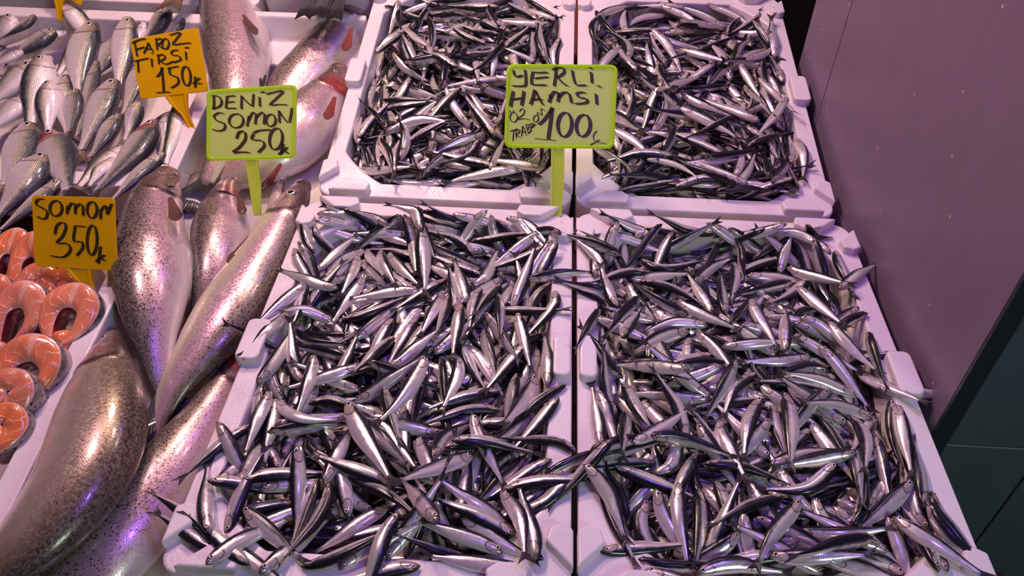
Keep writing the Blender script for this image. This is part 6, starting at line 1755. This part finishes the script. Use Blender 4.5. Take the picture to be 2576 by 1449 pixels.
# ------------------------------------------------------------------ price signs
SIGNS = [{'label': 'big pale green plate with handwritten YERLI HAMSI 100 among the anchovies',
  'mat': 'green',
  'o': (-0.0262, -0.0132, 0.0),
  'ex': (0.9996, -0.03, 0.0),
  'ey': (0.023, 0.7657, 0.6428),
  'quad': [(-0.09046, 0.22714), (0.07552, 0.23542), (0.07778, 0.10606), (-0.08462, 0.09777)],
  'stem': [(-0.0052, 0.1015, 0.00998), (-0.00194, 0.04959, 0.00963), (-0.00135, -0.00158, 0.00784)],
  'ink': [([(-0.0791, 0.2177), (-0.0771, 0.2105), (-0.0726, 0.208), (-0.0647, 0.2107)], (0.00537, -0.00275)), ([(-0.0622, 0.2195), (-0.06, 0.2088), (-0.0596, 0.1957), (-0.0655, 0.1936), (-0.0789, 0.1931)], (0.00536, -0.00275)), ([(-0.0498, 0.2166), (-0.0512, 0.2075), (-0.0505, 0.197)], (0.00535, -0.00274)), ([(-0.0498, 0.2166), (-0.0411, 0.2162), (-0.0277, 0.2175)], (0.00535, -0.00274)),
          ([(-0.0465, 0.2068), (-0.0371, 0.2086), (-0.0265, 0.2103)], (0.00534, -0.00273)), ([(-0.0505, 0.197), (-0.0398, 0.1969), (-0.0281, 0.1976)], (0.00533, -0.00273)), ([(-0.0157, 0.224), (-0.0157, 0.2113), (-0.0169, 0.1968)], (0.00532, -0.00274)), ([(-0.0207, 0.2216), (-0.0132, 0.2256), (-0.0051, 0.225), (-0.0033, 0.2193), (-0.0081, 0.2136), (-0.0151, 0.2099)], (0.00533, -0.00274)),
          ([(-0.0122, 0.2106), (-0.0048, 0.2029), (0.0037, 0.1973)], (0.00531, -0.00273)), ([(0.0086, 0.2227), (0.0109, 0.2129), (0.0142, 0.2031), (0.0187, 0.2), (0.031, 0.2007)], (0.0053, -0.00274)), ([(0.0366, 0.2216), (0.0381, 0.2136), (0.039, 0.2046)], (0.00528, -0.00274)), ([(0.0327, 0.2283), (0.039, 0.2272)], (0.00529, -0.00274)), ([(-0.0199, 0.2293), (-0.014, 0.2296)], (0.00533, -0.00275)),
          ([(0.047, 0.2009), (0.0539, 0.1991)], (0.00526, -0.00272)), ([(-0.077, 0.1851), (-0.0786, 0.1724), (-0.0794, 0.161)], (0.00583, -0.00294)), ([(-0.0611, 0.1861), (-0.0619, 0.1743), (-0.0632, 0.1638)], (0.00582, -0.00294)), ([(-0.0785, 0.1719), (-0.062, 0.1752)], (0.00583, -0.00293)), ([(-0.0452, 0.1888), (-0.047, 0.177), (-0.0499, 0.166)], (0.00581, -0.00294)),
          ([(-0.0447, 0.1888), (-0.0384, 0.1775), (-0.031, 0.1661)], (0.00581, -0.00294)), ([(-0.0476, 0.1737), (-0.0334, 0.1753)], (0.0058, -0.00293)), ([(-0.0215, 0.183), (-0.0211, 0.1776), (-0.0227, 0.1709)], (0.00578, -0.00293)), ([(-0.0211, 0.1776), (-0.0166, 0.1869), (-0.0115, 0.1872), (-0.0091, 0.1828), (-0.0094, 0.1724)], (0.00578, -0.00293)),
          ([(-0.0092, 0.1792), (-0.0028, 0.1868), (0.004, 0.1872), (0.0082, 0.182), (0.0106, 0.1718)], (0.00577, -0.00293)), ([(0.0305, 0.1891), (0.0228, 0.1892), (0.0178, 0.1862), (0.0224, 0.1815), (0.032, 0.1795), (0.0343, 0.1755), (0.029, 0.1725), (0.0163, 0.1709)], (0.00574, -0.00293)), ([(0.0461, 0.1879), (0.0474, 0.1799), (0.0482, 0.1719)], (0.00573, -0.00293)),
          ([(-0.0176, 0.1635), (-0.018, 0.1446), (-0.0201, 0.1143)], (0.00618, -0.00214)), ([(-0.0354, 0.1356), (-0.0274, 0.1441), (-0.0167, 0.1626)], (0.00617, -0.00212)),
          ([(0.0013, 0.1563), (-0.003, 0.1531), (-0.006, 0.1469), (-0.0072, 0.1389), (-0.0064, 0.1308), (-0.0037, 0.124), (0.0003, 0.12), (0.0048, 0.1195), (0.009, 0.1227), (0.012, 0.1289), (0.0133, 0.1368), (0.0125, 0.145), (0.0098, 0.1518), (0.0058, 0.1559), (0.0013, 0.1563)], (0.00616, -0.00213)),
          ([(0.0292, 0.1548), (0.0249, 0.1521), (0.0217, 0.1466), (0.0202, 0.1395), (0.0207, 0.132), (0.0232, 0.1258), (0.027, 0.1221), (0.0315, 0.1215), (0.0358, 0.1242), (0.039, 0.1297), (0.0405, 0.1368), (0.04, 0.1442), (0.0376, 0.1505), (0.0337, 0.1542), (0.0292, 0.1548)], (0.00614, -0.00213)), ([(-0.0398, 0.1139), (-0.0269, 0.1135), (-0.009, 0.1132)], (0.00216, -0.00111)),
          ([(-0.0751, 0.1522), (-0.0772, 0.1507), (-0.0786, 0.1481), (-0.0791, 0.1449), (-0.0784, 0.1416), (-0.0768, 0.139), (-0.0745, 0.1376), (-0.072, 0.1375), (-0.0699, 0.139), (-0.0685, 0.1416), (-0.068, 0.1448), (-0.0687, 0.1481), (-0.0703, 0.1507), (-0.0726, 0.1522), (-0.0751, 0.1522)], (0.00218, -0.00112)), ([(-0.0799, 0.1552), (-0.0792, 0.1517)], (0.00218, -0.00113)),
          ([(-0.075, 0.1555), (-0.0744, 0.152)], (0.00218, -0.00113)), ([(-0.0656, 0.1543), (-0.0628, 0.1584), (-0.0585, 0.1574), (-0.0596, 0.1502), (-0.0682, 0.142), (-0.0583, 0.1436), (-0.0493, 0.1424)], (0.00218, -0.00112)), ([(-0.0774, 0.1228), (-0.0665, 0.1274)], (0.00218, -0.00111)), ([(-0.072, 0.1249), (-0.072, 0.1084)], (0.00217, -0.00111)),
          ([(-0.069, 0.1255), (-0.0672, 0.1128)], (0.00217, -0.00111)), ([(-0.0693, 0.1246), (-0.0635, 0.1258), (-0.0639, 0.1213), (-0.0676, 0.1184), (-0.0612, 0.1138)], (0.00217, -0.00111)), ([(-0.0597, 0.1161), (-0.0588, 0.1323), (-0.0526, 0.1176)], (0.00217, -0.00111)), ([(-0.0598, 0.1221), (-0.0543, 0.1242)], (0.00217, -0.00111)), ([(-0.0546, 0.1353), (-0.0501, 0.1213)], (0.00217, -0.00112)),
          ([(-0.0542, 0.1353), (-0.049, 0.1342), (-0.051, 0.1284), (-0.0459, 0.1269), (-0.0501, 0.1209)], (0.00217, -0.00112)), ([(-0.0499, 0.1347), (-0.0432, 0.1369), (-0.0472, 0.1286), (-0.0402, 0.1358)], (0.00217, -0.00112)),
          ([(-0.0396, 0.15), (-0.0413, 0.1495), (-0.0428, 0.1482), (-0.0439, 0.1461), (-0.0442, 0.1438), (-0.0438, 0.1416), (-0.0426, 0.1401), (-0.0411, 0.1395), (-0.0393, 0.1399), (-0.0378, 0.1413), (-0.0368, 0.1433), (-0.0364, 0.1457), (-0.0369, 0.1478), (-0.038, 0.1493), (-0.0396, 0.15)], (0.00217, -0.00112)),
          ([(-0.0365, 0.1462), (-0.0388, 0.1545), (-0.032, 0.1506), (-0.034, 0.1601), (-0.0284, 0.158)], (0.00217, -0.00112)), ([(0.0504, 0.1314), (0.0461, 0.1237), (0.0497, 0.1154), (0.066, 0.1125)], (0.00214, -0.00111)), ([(0.0424, 0.1089), (0.0555, 0.118)], (0.00213, -0.0011))],
  'r': 0.012,
  'stemx': (0.9981, 0.0622)},
 {'label': 'pale green plate with handwritten DENIZ SOMON 250 among the whole salmon',
  'mat': 'green',
  'o': (-0.4699, -0.0208, -0.02),
  'ex': (0.9998, -0.02, 0.0),
  'ey': (0.0153, 0.7659, 0.6428),
  'quad': [(-0.09923, 0.18978), (0.03822, 0.20604), (0.04854, 0.09153), (-0.08692, 0.07884)],
  'stem': [(-0.01866, 0.08429, 0.00907), (-0.0086, 0.04396, 0.00843), (-0.0001, 0.0009, 0.00514)],
  'ink': [([(-0.0872, 0.1806), (-0.0854, 0.1697), (-0.0851, 0.1603)], (0.00479, -0.00194)), ([(-0.0899, 0.1813), (-0.0798, 0.1802), (-0.0741, 0.1735), (-0.0757, 0.1655), (-0.0866, 0.1599)], (0.00479, -0.00194)), ([(-0.0661, 0.181), (-0.0664, 0.1707), (-0.0657, 0.1622)], (0.00478, -0.00194)), ([(-0.0676, 0.1809), (-0.0541, 0.1832)], (0.00478, -0.00194)),
          ([(-0.065, 0.1716), (-0.0545, 0.1737)], (0.00477, -0.00194)), ([(-0.0657, 0.1622), (-0.0503, 0.1635)], (0.00477, -0.00193)), ([(-0.0442, 0.1837), (-0.0422, 0.1627)], (0.00477, -0.00194)), ([(-0.0441, 0.1829), (-0.0347, 0.174), (-0.026, 0.1675)], (0.00477, -0.00194)), ([(-0.0262, 0.1871), (-0.0255, 0.1675)], (0.00476, -0.00194)),
          ([(-0.0166, 0.1829), (-0.0142, 0.1681)], (0.00475, -0.00194)), ([(-0.0151, 0.19), (-0.0098, 0.1919)], (0.00476, -0.00194)), ([(-0.0064, 0.1878), (0.0061, 0.1919), (0.0192, 0.1945), (0.0101, 0.1827), (0.001, 0.1713), (0.0143, 0.1728), (0.0272, 0.173)], (0.00475, -0.00194)),
          ([(-0.0683, 0.1542), (-0.0767, 0.1545), (-0.0829, 0.1487), (-0.0767, 0.142), (-0.0656, 0.138), (-0.0644, 0.1302), (-0.0718, 0.1264), (-0.0827, 0.128)], (0.00477, -0.00193)),
          ([(-0.0511, 0.1542), (-0.0553, 0.1521), (-0.0581, 0.1483), (-0.0589, 0.1435), (-0.0575, 0.1388), (-0.0542, 0.1351), (-0.0497, 0.133), (-0.0448, 0.1331), (-0.0406, 0.1352), (-0.0378, 0.139), (-0.037, 0.1437), (-0.0384, 0.1484), (-0.0417, 0.1521), (-0.0462, 0.1542), (-0.0511, 0.1542)], (0.00476, -0.00192)), ([(-0.0291, 0.1524), (-0.0303, 0.136)], (0.00474, -0.00192)),
          ([(-0.0291, 0.1454), (-0.0244, 0.1574), (-0.0188, 0.1554), (-0.0183, 0.1398)], (0.00474, -0.00192)), ([(-0.0189, 0.1491), (-0.0115, 0.1581), (-0.006, 0.1561), (-0.005, 0.1405)], (0.00474, -0.00192)),
          ([(0.0026, 0.1564), (-0.0002, 0.1546), (-0.002, 0.1514), (-0.0024, 0.1474), (-0.0014, 0.1433), (0.0009, 0.1401), (0.0039, 0.1383), (0.0072, 0.1383), (0.01, 0.14), (0.0118, 0.1432), (0.0122, 0.1473), (0.0112, 0.1513), (0.0089, 0.1545), (0.0059, 0.1564), (0.0026, 0.1564)], (0.00473, -0.00192)), ([(0.0156, 0.1635), (0.0186, 0.1442)], (0.00472, -0.00193)),
          ([(0.0157, 0.1627), (0.0233, 0.153), (0.0313, 0.1449)], (0.00472, -0.00192)), ([(0.0353, 0.1685), (0.0336, 0.1458)], (0.00472, -0.00193)), ([(-0.0443, 0.116), (-0.0412, 0.1262), (-0.0327, 0.1267), (-0.0308, 0.1156), (-0.0384, 0.1027), (-0.0472, 0.0941), (-0.0352, 0.0954), (-0.0218, 0.0956)], (0.00522, -0.00232)),
          ([(-0.019, 0.1249), (-0.0205, 0.1161), (-0.0056, 0.1145), (-0.0006, 0.1073), (-0.0085, 0.0963)], (0.00521, -0.00233)), ([(-0.0192, 0.1262), (-0.0105, 0.1304), (0.007, 0.1326)], (0.00521, -0.00233)),
          ([(0.0146, 0.1354), (0.0105, 0.1328), (0.0075, 0.1275), (0.0061, 0.1205), (0.0067, 0.1131), (0.009, 0.1069), (0.0128, 0.103), (0.0171, 0.1023), (0.0211, 0.1048), (0.0242, 0.1101), (0.0255, 0.1171), (0.025, 0.1245), (0.0226, 0.1308), (0.0189, 0.1346), (0.0146, 0.1354)], (0.0052, -0.00233)), ([(0.0275, 0.1126), (0.0262, 0.0964)], (0.00517, -0.00231)),
          ([(0.0228, 0.0944), (0.0342, 0.1068)], (0.00517, -0.0023)), ([(0.026, 0.1039), (0.0376, 0.0971)], (0.00517, -0.00231))],
  'r': 0.01,
  'stemx': (0.9958, 0.0911)},
 {'label': 'orange-yellow tilted plate with handwritten FAROZ TIRSI 150 over the shad',
  'mat': 'yellow',
  'o': (-0.6347, 0.1785, 0.0),
  'ex': (0.9988, -0.05, 0.0),
  'ey': (0.036, 0.7184, 0.6947),
  'quad': [(-0.12331, 0.14458), (-0.0078, 0.17241), (0.02238, 0.06558), (-0.09236, 0.04425)],
  'stem': [(-0.03286, 0.05541, 0.01946), (-0.02693, 0.04296, 0.01505), (-0.01339, 0.02398, 0.00587), (0.00203, 0.00014, 0.00476)],
  'ink': [([(-0.1144, 0.1422), (-0.1102, 0.1288), (-0.1064, 0.1163)], (0.00444, -0.0021)), ([(-0.1177, 0.1377), (-0.1061, 0.1444), (-0.0957, 0.1471)], (0.00445, -0.0021)), ([(-0.11, 0.1271), (-0.0957, 0.1328)], (0.00444, -0.0021)), ([(-0.0892, 0.1404), (-0.0923, 0.13), (-0.0956, 0.1221)], (0.00443, -0.0021)), ([(-0.0892, 0.1404), (-0.0848, 0.1321), (-0.0793, 0.1249)], (0.00443, -0.0021)),
          ([(-0.093, 0.1286), (-0.0824, 0.1309)], (0.00443, -0.00209)), ([(-0.0774, 0.1488), (-0.073, 0.1292)], (0.00443, -0.0021)), ([(-0.0779, 0.1458), (-0.0688, 0.1488), (-0.0668, 0.1435), (-0.0742, 0.1371)], (0.00443, -0.0021)), ([(-0.0723, 0.1377), (-0.0629, 0.1315)], (0.00442, -0.0021)),
          ([(-0.0621, 0.1491), (-0.0643, 0.1474), (-0.0657, 0.1444), (-0.0659, 0.1406), (-0.065, 0.1368), (-0.0631, 0.1337), (-0.0606, 0.132), (-0.058, 0.132), (-0.0559, 0.1336), (-0.0545, 0.1367), (-0.0542, 0.1405), (-0.0552, 0.1443), (-0.057, 0.1473), (-0.0595, 0.1491), (-0.0621, 0.1491)], (0.00442, -0.0021)),
          ([(-0.0542, 0.1562), (-0.0364, 0.1616), (-0.0416, 0.151), (-0.0475, 0.14), (-0.0321, 0.1426), (-0.0173, 0.1449)], (0.00442, -0.0021)), ([(-0.1101, 0.1071), (-0.0866, 0.1142)], (0.00444, -0.00209)), ([(-0.1043, 0.1088), (-0.1007, 0.089)], (0.00443, -0.00209)), ([(-0.0809, 0.1141), (-0.0784, 0.1)], (0.00442, -0.00209)), ([(-0.0828, 0.1229), (-0.0802, 0.1228)], (0.00442, -0.00209)),
          ([(-0.0703, 0.1212), (-0.0673, 0.1053)], (0.00442, -0.00209)), ([(-0.0721, 0.119), (-0.0613, 0.1218), (-0.0583, 0.1155), (-0.0668, 0.1104)], (0.00442, -0.00209)), ([(-0.0656, 0.1105), (-0.0551, 0.1061), (-0.0418, 0.112)], (0.00441, -0.00208)), ([(-0.0373, 0.1315), (-0.0467, 0.1292), (-0.0465, 0.1227), (-0.0346, 0.121), (-0.0309, 0.1153), (-0.0427, 0.1094)], (0.0044, -0.00209)),
          ([(-0.0237, 0.1293), (-0.021, 0.1156)], (0.00439, -0.00209)), ([(-0.0265, 0.1355), (-0.0191, 0.137)], (0.0044, -0.00209)), ([(-0.062, 0.0997), (-0.0569, 0.0781), (-0.0531, 0.0581)], (0.00527, -0.00155)), ([(-0.0678, 0.0833), (-0.0627, 0.0912), (-0.0603, 0.0998)], (0.00527, -0.00154)), ([(-0.0649, 0.0563), (-0.0545, 0.058), (-0.0431, 0.0594)], (0.00526, -0.00153)),
          ([(-0.049, 0.1006), (-0.0454, 0.089), (-0.0329, 0.0847), (-0.0306, 0.0748), (-0.041, 0.0663)], (0.00526, -0.00155)), ([(-0.0509, 0.0991), (-0.0335, 0.1039)], (0.00526, -0.00155)),
          ([(-0.0226, 0.104), (-0.0249, 0.1007), (-0.0257, 0.095), (-0.025, 0.0879), (-0.0228, 0.0809), (-0.0197, 0.0753), (-0.0162, 0.0724), (-0.013, 0.0725), (-0.0108, 0.0758), (-0.01, 0.0816), (-0.0107, 0.0887), (-0.0128, 0.0957), (-0.0159, 0.1012), (-0.0195, 0.1042), (-0.0226, 0.104)], (0.00525, -0.00155)), ([(-0.0027, 0.0884), (-0.0005, 0.0697)], (0.00523, -0.00154)),
          ([(-0.0046, 0.0757), (0.0052, 0.0864)], (0.00523, -0.00153)), ([(-0.0005, 0.0764), (0.0096, 0.0775)], (0.00522, -0.00153))],
  'r': 0.006,
  'stemx': (0.9821, 0.1885)},
 {'label': 'orange-yellow plate with handwritten SOMON 350 over the salmon steaks',
  'mat': 'yellow',
  'o': (-0.6184, -0.2271, -0.01),
  'ex': (1.0, 0.0, 0.0),
  'ey': (0.0, 0.7193, 0.6947),
  'quad': [(-0.09823, 0.13275), (0.01205, 0.13469), (0.02447, 0.03906), (-0.08534, 0.03996)],
  'stem': [(-0.02789, 0.03858, 0.01769), (-0.02011, 0.02519, 0.01102), (-0.01254, 0.01699, 0.0063), (0.00018, -0.00206, 0.00265)],
  'ink': [([(-0.0804, 0.1286), (-0.0885, 0.1275), (-0.0906, 0.1215), (-0.0822, 0.1167), (-0.0749, 0.1118), (-0.0757, 0.1039), (-0.0809, 0.1024), (-0.0871, 0.1054)], (0.00443, -0.00163)),
          ([(-0.0661, 0.1268), (-0.0692, 0.1249), (-0.0713, 0.1214), (-0.0719, 0.117), (-0.0709, 0.1126), (-0.0684, 0.109), (-0.0651, 0.107), (-0.0614, 0.107), (-0.0582, 0.1089), (-0.0561, 0.1124), (-0.0556, 0.1168), (-0.0566, 0.1212), (-0.059, 0.1248), (-0.0624, 0.1268), (-0.0661, 0.1268)], (0.00443, -0.00163)), ([(-0.0483, 0.1209), (-0.0486, 0.1102)], (0.00442, -0.00162)),
          ([(-0.0483, 0.1144), (-0.044, 0.1244), (-0.0389, 0.1226), (-0.0375, 0.1109)], (0.00442, -0.00162)), ([(-0.0385, 0.1174), (-0.0334, 0.1239), (-0.0285, 0.1212), (-0.0268, 0.1091)], (0.00441, -0.00162)),
          ([(-0.0177, 0.1276), (-0.0203, 0.1257), (-0.0219, 0.122), (-0.0223, 0.1174), (-0.0213, 0.1128), (-0.0193, 0.109), (-0.0165, 0.1068), (-0.0136, 0.1067), (-0.0111, 0.1087), (-0.0095, 0.1124), (-0.0091, 0.117), (-0.01, 0.1216), (-0.012, 0.1254), (-0.0148, 0.1275), (-0.0177, 0.1276)], (0.00441, -0.00163)), ([(-0.0043, 0.1177), (-0.0035, 0.1058)], (0.0044, -0.00162)),
          ([(-0.0038, 0.1171), (0.0022, 0.1239), (0.0048, 0.1129)], (0.0044, -0.00162)), ([(0.0049, 0.1123), (0.0095, 0.1262)], (0.0044, -0.00162)), ([(-0.0622, 0.0831), (-0.0604, 0.0942), (-0.0529, 0.0991), (-0.0482, 0.0935), (-0.0513, 0.0816), (-0.0583, 0.0715), (-0.0451, 0.0715), (-0.0395, 0.064), (-0.0475, 0.0539), (-0.0653, 0.0543)], (0.00441, -0.00161)),
          ([(-0.0361, 0.0954), (-0.0363, 0.0758), (-0.0264, 0.075), (-0.0235, 0.0674), (-0.0306, 0.0564)], (0.00441, -0.00162)), ([(-0.0344, 0.0952), (-0.0222, 0.0947)], (0.00441, -0.00162)),
          ([(-0.0143, 0.0968), (-0.0168, 0.0934), (-0.0184, 0.0869), (-0.0188, 0.0785), (-0.0178, 0.07), (-0.0158, 0.063), (-0.013, 0.0589), (-0.0101, 0.0585), (-0.0075, 0.0619), (-0.006, 0.0684), (-0.0056, 0.0768), (-0.0066, 0.0853), (-0.0086, 0.0923), (-0.0114, 0.0964), (-0.0143, 0.0968)], (0.0044, -0.00161)), ([(-0.0004, 0.0698), (-0.0013, 0.0474)], (0.00439, -0.00161)),
          ([(-0.0045, 0.0499), (0.0058, 0.059)], (0.00438, -0.0016)), ([(-0.0015, 0.0555), (0.0075, 0.0514)], (0.00438, -0.0016))],
  'r': 0.006,
  'stemx': (0.9999, -0.0101)},
 {'label': 'yellow plate cut off by the top, its peg stuck by the back wall',
  'mat': 'yellow',
  'o': (-0.9763, 0.4641, 0.0487),
  'ex': (1.0, 0.0, 0.0),
  'ey': (0.0, 0.6157, 0.788),
  'quad': [(-0.03171, 0.16359), (0.06721, 0.15612), (0.04187, 0.02662), (-0.01727, 0.0582)],
  'stem': [(-3e-05, 0.05334, 0.01293), (-0.00176, 0.03013, 0.00772), (-9e-05, 0.01179, 0.0046), (0.00116, -0.00143, 0.00422)],
  'ink': [([(0.0134, 0.043), (0.0156, 0.0363)], (0.00322, -0.00148)), ([(0.023, 0.0434), (0.0268, 0.039), (0.0312, 0.0377)], (0.00322, -0.00148))],
  'r': 0.005,
  'stemx': (0.9201, -0.3918)}]


def ribbon(pts, nib, lift, plane):
    """marker stroke: a broad nib swept along pts (plate coordinates), a thin solid"""
    o, ex, ey, nz = plane
    p = resample(np.array(pts), max(2, 6 * (len(pts) - 1) + 1)) if len(pts) > 2 else np.array(pts, float)
    nb = np.array(nib) / 2
    q = []
    d = unit(np.gradient(p, axis=0))
    nn = np.stack([-d[:, 1], d[:, 0]], -1)
    mn = np.hypot(*nb) * .38
    for k in range(len(p)):
        off = nb if nb @ nn[k] >= 0 else -nb
        pr = off @ nn[k]
        off = off + nn[k] * max(0, mn - pr)
        q.append((p[k] + off, p[k] - off))
    V = []
    for hgt in (lift * .2, lift):
        for a, b in q:
            V += [o + ex * a[0] + ey * a[1] + nz * hgt, o + ex * b[0] + ey * b[1] + nz * hgt]
    n = len(q)
    F = []
    k = 2 * n
    for i in range(n - 1):
        F += [(k + 2 * i, k + 2 * i + 2, k + 2 * i + 3, k + 2 * i + 1), (2 * i, 2 * i + 1, 2 * i + 3, 2 * i + 2),
              (2 * i, 2 * i + 2, k + 2 * i + 2, k + 2 * i), (2 * i + 1, k + 2 * i + 1, k + 2 * i + 3, 2 * i + 3)]
    F += [(0, k, k + 1, 1), (2 * n - 2, 2 * n - 1, k + 2 * n - 1, k + 2 * n - 2)]
    return V, F


def sign(d):
    o, ex, ey = (np.array(d[k]) for k in ('o', 'ex', 'ey'))
    nz = unit(np.cross(ex, ey))
    foot = o + ex * d['stem'][-1][0] + ey * d['stem'][-1][1]
    root = empty('price_sign', foot)
    tag(root, d['label'], 'sign', 'price signs')
    plane = (o, ex, ey, nz)
    th = .0022

    def W(p, h):
        return o + ex * p[0] + ey * p[1] + nz * h
    # plate: rounded quad from its four corners
    q = np.array(d['quad'])                        # TL TR BR BL in plate coordinates
    r = d['r']
    pts = []
    for i in range(4):
        c, a, b = q[i], q[i - 1], q[(i + 1) % 4]
        u, w2 = unit(a - c), unit(b - c)
        for t in np.linspace(0, 1, 8):
            p0, p2 = c + u * r, c + w2 * r
            pts.append((1 - t) ** 2 * p0 + 2 * t * (1 - t) * c + t * t * p2)
    pts = np.array(pts)[::-1]
    n = len(pts)
    cen = pts.mean(0)
    green = d['mat'] == 'green'
    if green:     # moulded lip around a sunken writing panel
        prof = [(1, 0, 0), (1, th + .0012, 0), (.975, th + .0026, 0), (.945, th + .0022, .05), (.93, th, .12), (.80, th, .45), (.5, th, .9), (.02, th, 1)]
    else:
        prof = [(1, 0, 0), (1, th, 0), (.9, th, .3), (.5, th, .8), (.02, th, 1)]
    V, E = [], []
    for (k, h, e) in prof:
        for p in pts:
            s = cen + (p - cen) * k if k < .9 else cen + (p - cen) * (1 - (1 - k) * .09 / max(np.linalg.norm(p - cen), .02))
            V.append(W(s, h))
            E.append(e)
    F = [(k * n + i, k * n + (i + 1) % n, (k + 1) * n + (i + 1) % n, (k + 1) * n + i) for k in range(len(prof) - 1) for i in range(n)]
    F += [tuple((len(prof) - 1) * n + i for i in range(n)), tuple(n - 1 - i for i in range(n))]
    pl = mesh('plate', V, F, M[d['mat']], parent=root, loc=foot, smooth=False, attrs=dict(e=E))
    bevel(pl, .0006, 2, 40)
    # stem: tapered blade with side flanges
    sv = []
    st = d['stem']                                 # rows of (u, v, half width)
    for (u, v, hwid) in st:
        for (k, h) in ((-1, -.0020), (-1, .0034), (-.72, .0034), (-.62, .0016), (.62, .0016), (.72, .0034), (1, .0034), (1, -.0020)):
            ax = np.array(d.get('stemx', (1, 0)))
            sv.append(W((u + ax[0] * k * hwid, v + ax[1] * k * hwid), h - .0006))
    m = 8
    SF = [(a * m + i, a * m + (i + 1) % m, (a + 1) * m + (i + 1) % m, (a + 1) * m + i) for a in range(len(st) - 1) for i in range(m)]
    SF += [tuple(range(m))[::-1], tuple((len(st) - 1) * m + i for i in range(m))]
    mesh('stem', sv, SF, M['greenstem' if green else 'yellow'], parent=root, loc=foot, smooth=False, attrs=dict(e=[.6] * len(sv)))
    V, F = [], []
    for (pp, nib) in d['ink']:
        a, b = ribbon(pp, nib, .0004, (o + nz * (th + .0001), ex, ey, nz))
        F += [tuple(x + len(V) for x in q2) for q2 in b]
        V += a
    if V:
        mesh('lettering', V, F, M['ink'], parent=root, loc=foot, smooth=False)
    return root


for d in SIGNS:
    sign(d)

# ------------------------------------------------------------------ the salmon tray and what lies at its back

def tray():
    x0, x1 = -.628, -.4005
    P = [(-.74, -.118), (-.74, -.088), (.0, -.088), (.30, far_z(.30) - .095), (.415, far_z(.415) - .095), (.425, far_z(.42) - .045), (.50, far_z(.50) - .045), (.505, far_z(.5) + .0), (.52, far_z(.52) + .0), (.52, far_z(.52) - .125), (.30, far_z(.3) - .115), (.0, -.118)]
    n = len(P)
    v = [(x, y, z) for x in (x0, x1) for (y, z) in P]
    f = [tuple(range(n)), tuple(range(2 * n - 1, n - 1, -1))] + [((i + 1) % n, i, i + n, (i + 1) % n + n) for i in range(n)]
    o = mesh('foam_tray', v, f, M['foam'], smooth=False, loc=(-.51, -.1, -.118))
    bevel(o, .004)
    tag(o, 'long white foam tray bed under the whole salmon', 'tray')


tray()
foam_box('white foam box behind the shad, only its front rim showing at the top', fr(-.93, .815, far_z(.815) - .004, TA), .62, .56, .12, lugs=False)
foam_box('white foam box behind the salmon tray, only its front edge in view', fr(-.51, .80, far_z(.80) + .02, TA), .21, .50, .12)
BASS = [[(-0.4716, 0.6844, 0.13), (-0.4824, 0.585, 0.13), (-0.4932, 0.4856, 0.1)], [(-0.4371, 0.6778, 0.135), (-0.4512, 0.5788, 0.135), (-0.4652, 0.4797, 0.105)], [(-0.4425, 0.6832, 0.13), (-0.442, 0.5832, 0.13), (-0.4415, 0.4832, 0.1)]]
big_fish('whole_fish', 'silvery fish past the back foam wall with brown tail fin hanging down', 'fish', None, [(-0.7085, 0.6919, 0.13), (-0.7261, 0.5935, 0.13), (-0.7438, 0.4951, 0.1)], [.012, .03, .036, .03, .018, .011], SHD, M['shad'], 1, .1, .8, nring=26, m=16, tail_len=1.7, tail_span=1.3, fork=.3, tailmat='fin_gold')
for q, (p, lab) in enumerate(zip(BASS, ('dark sea bass tail hanging down, left one of three by the foam box', 'dark sea bass tail hanging down, middle one of three', 'dark sea bass tail hanging over the salmon, right one of three'))):
    big_fish('sea_bass', lab, 'fish', 'sea bass hanging over the back', p, [.012, .035, .042, .036, .022, .013], SHD, M['bass'], 1, .1, .8, nring=26, m=16, tail_len=1.5, tail_span=.62, fork=.2)


for o in bpy.data.objects:
    if '_w' in o: del o['_w']
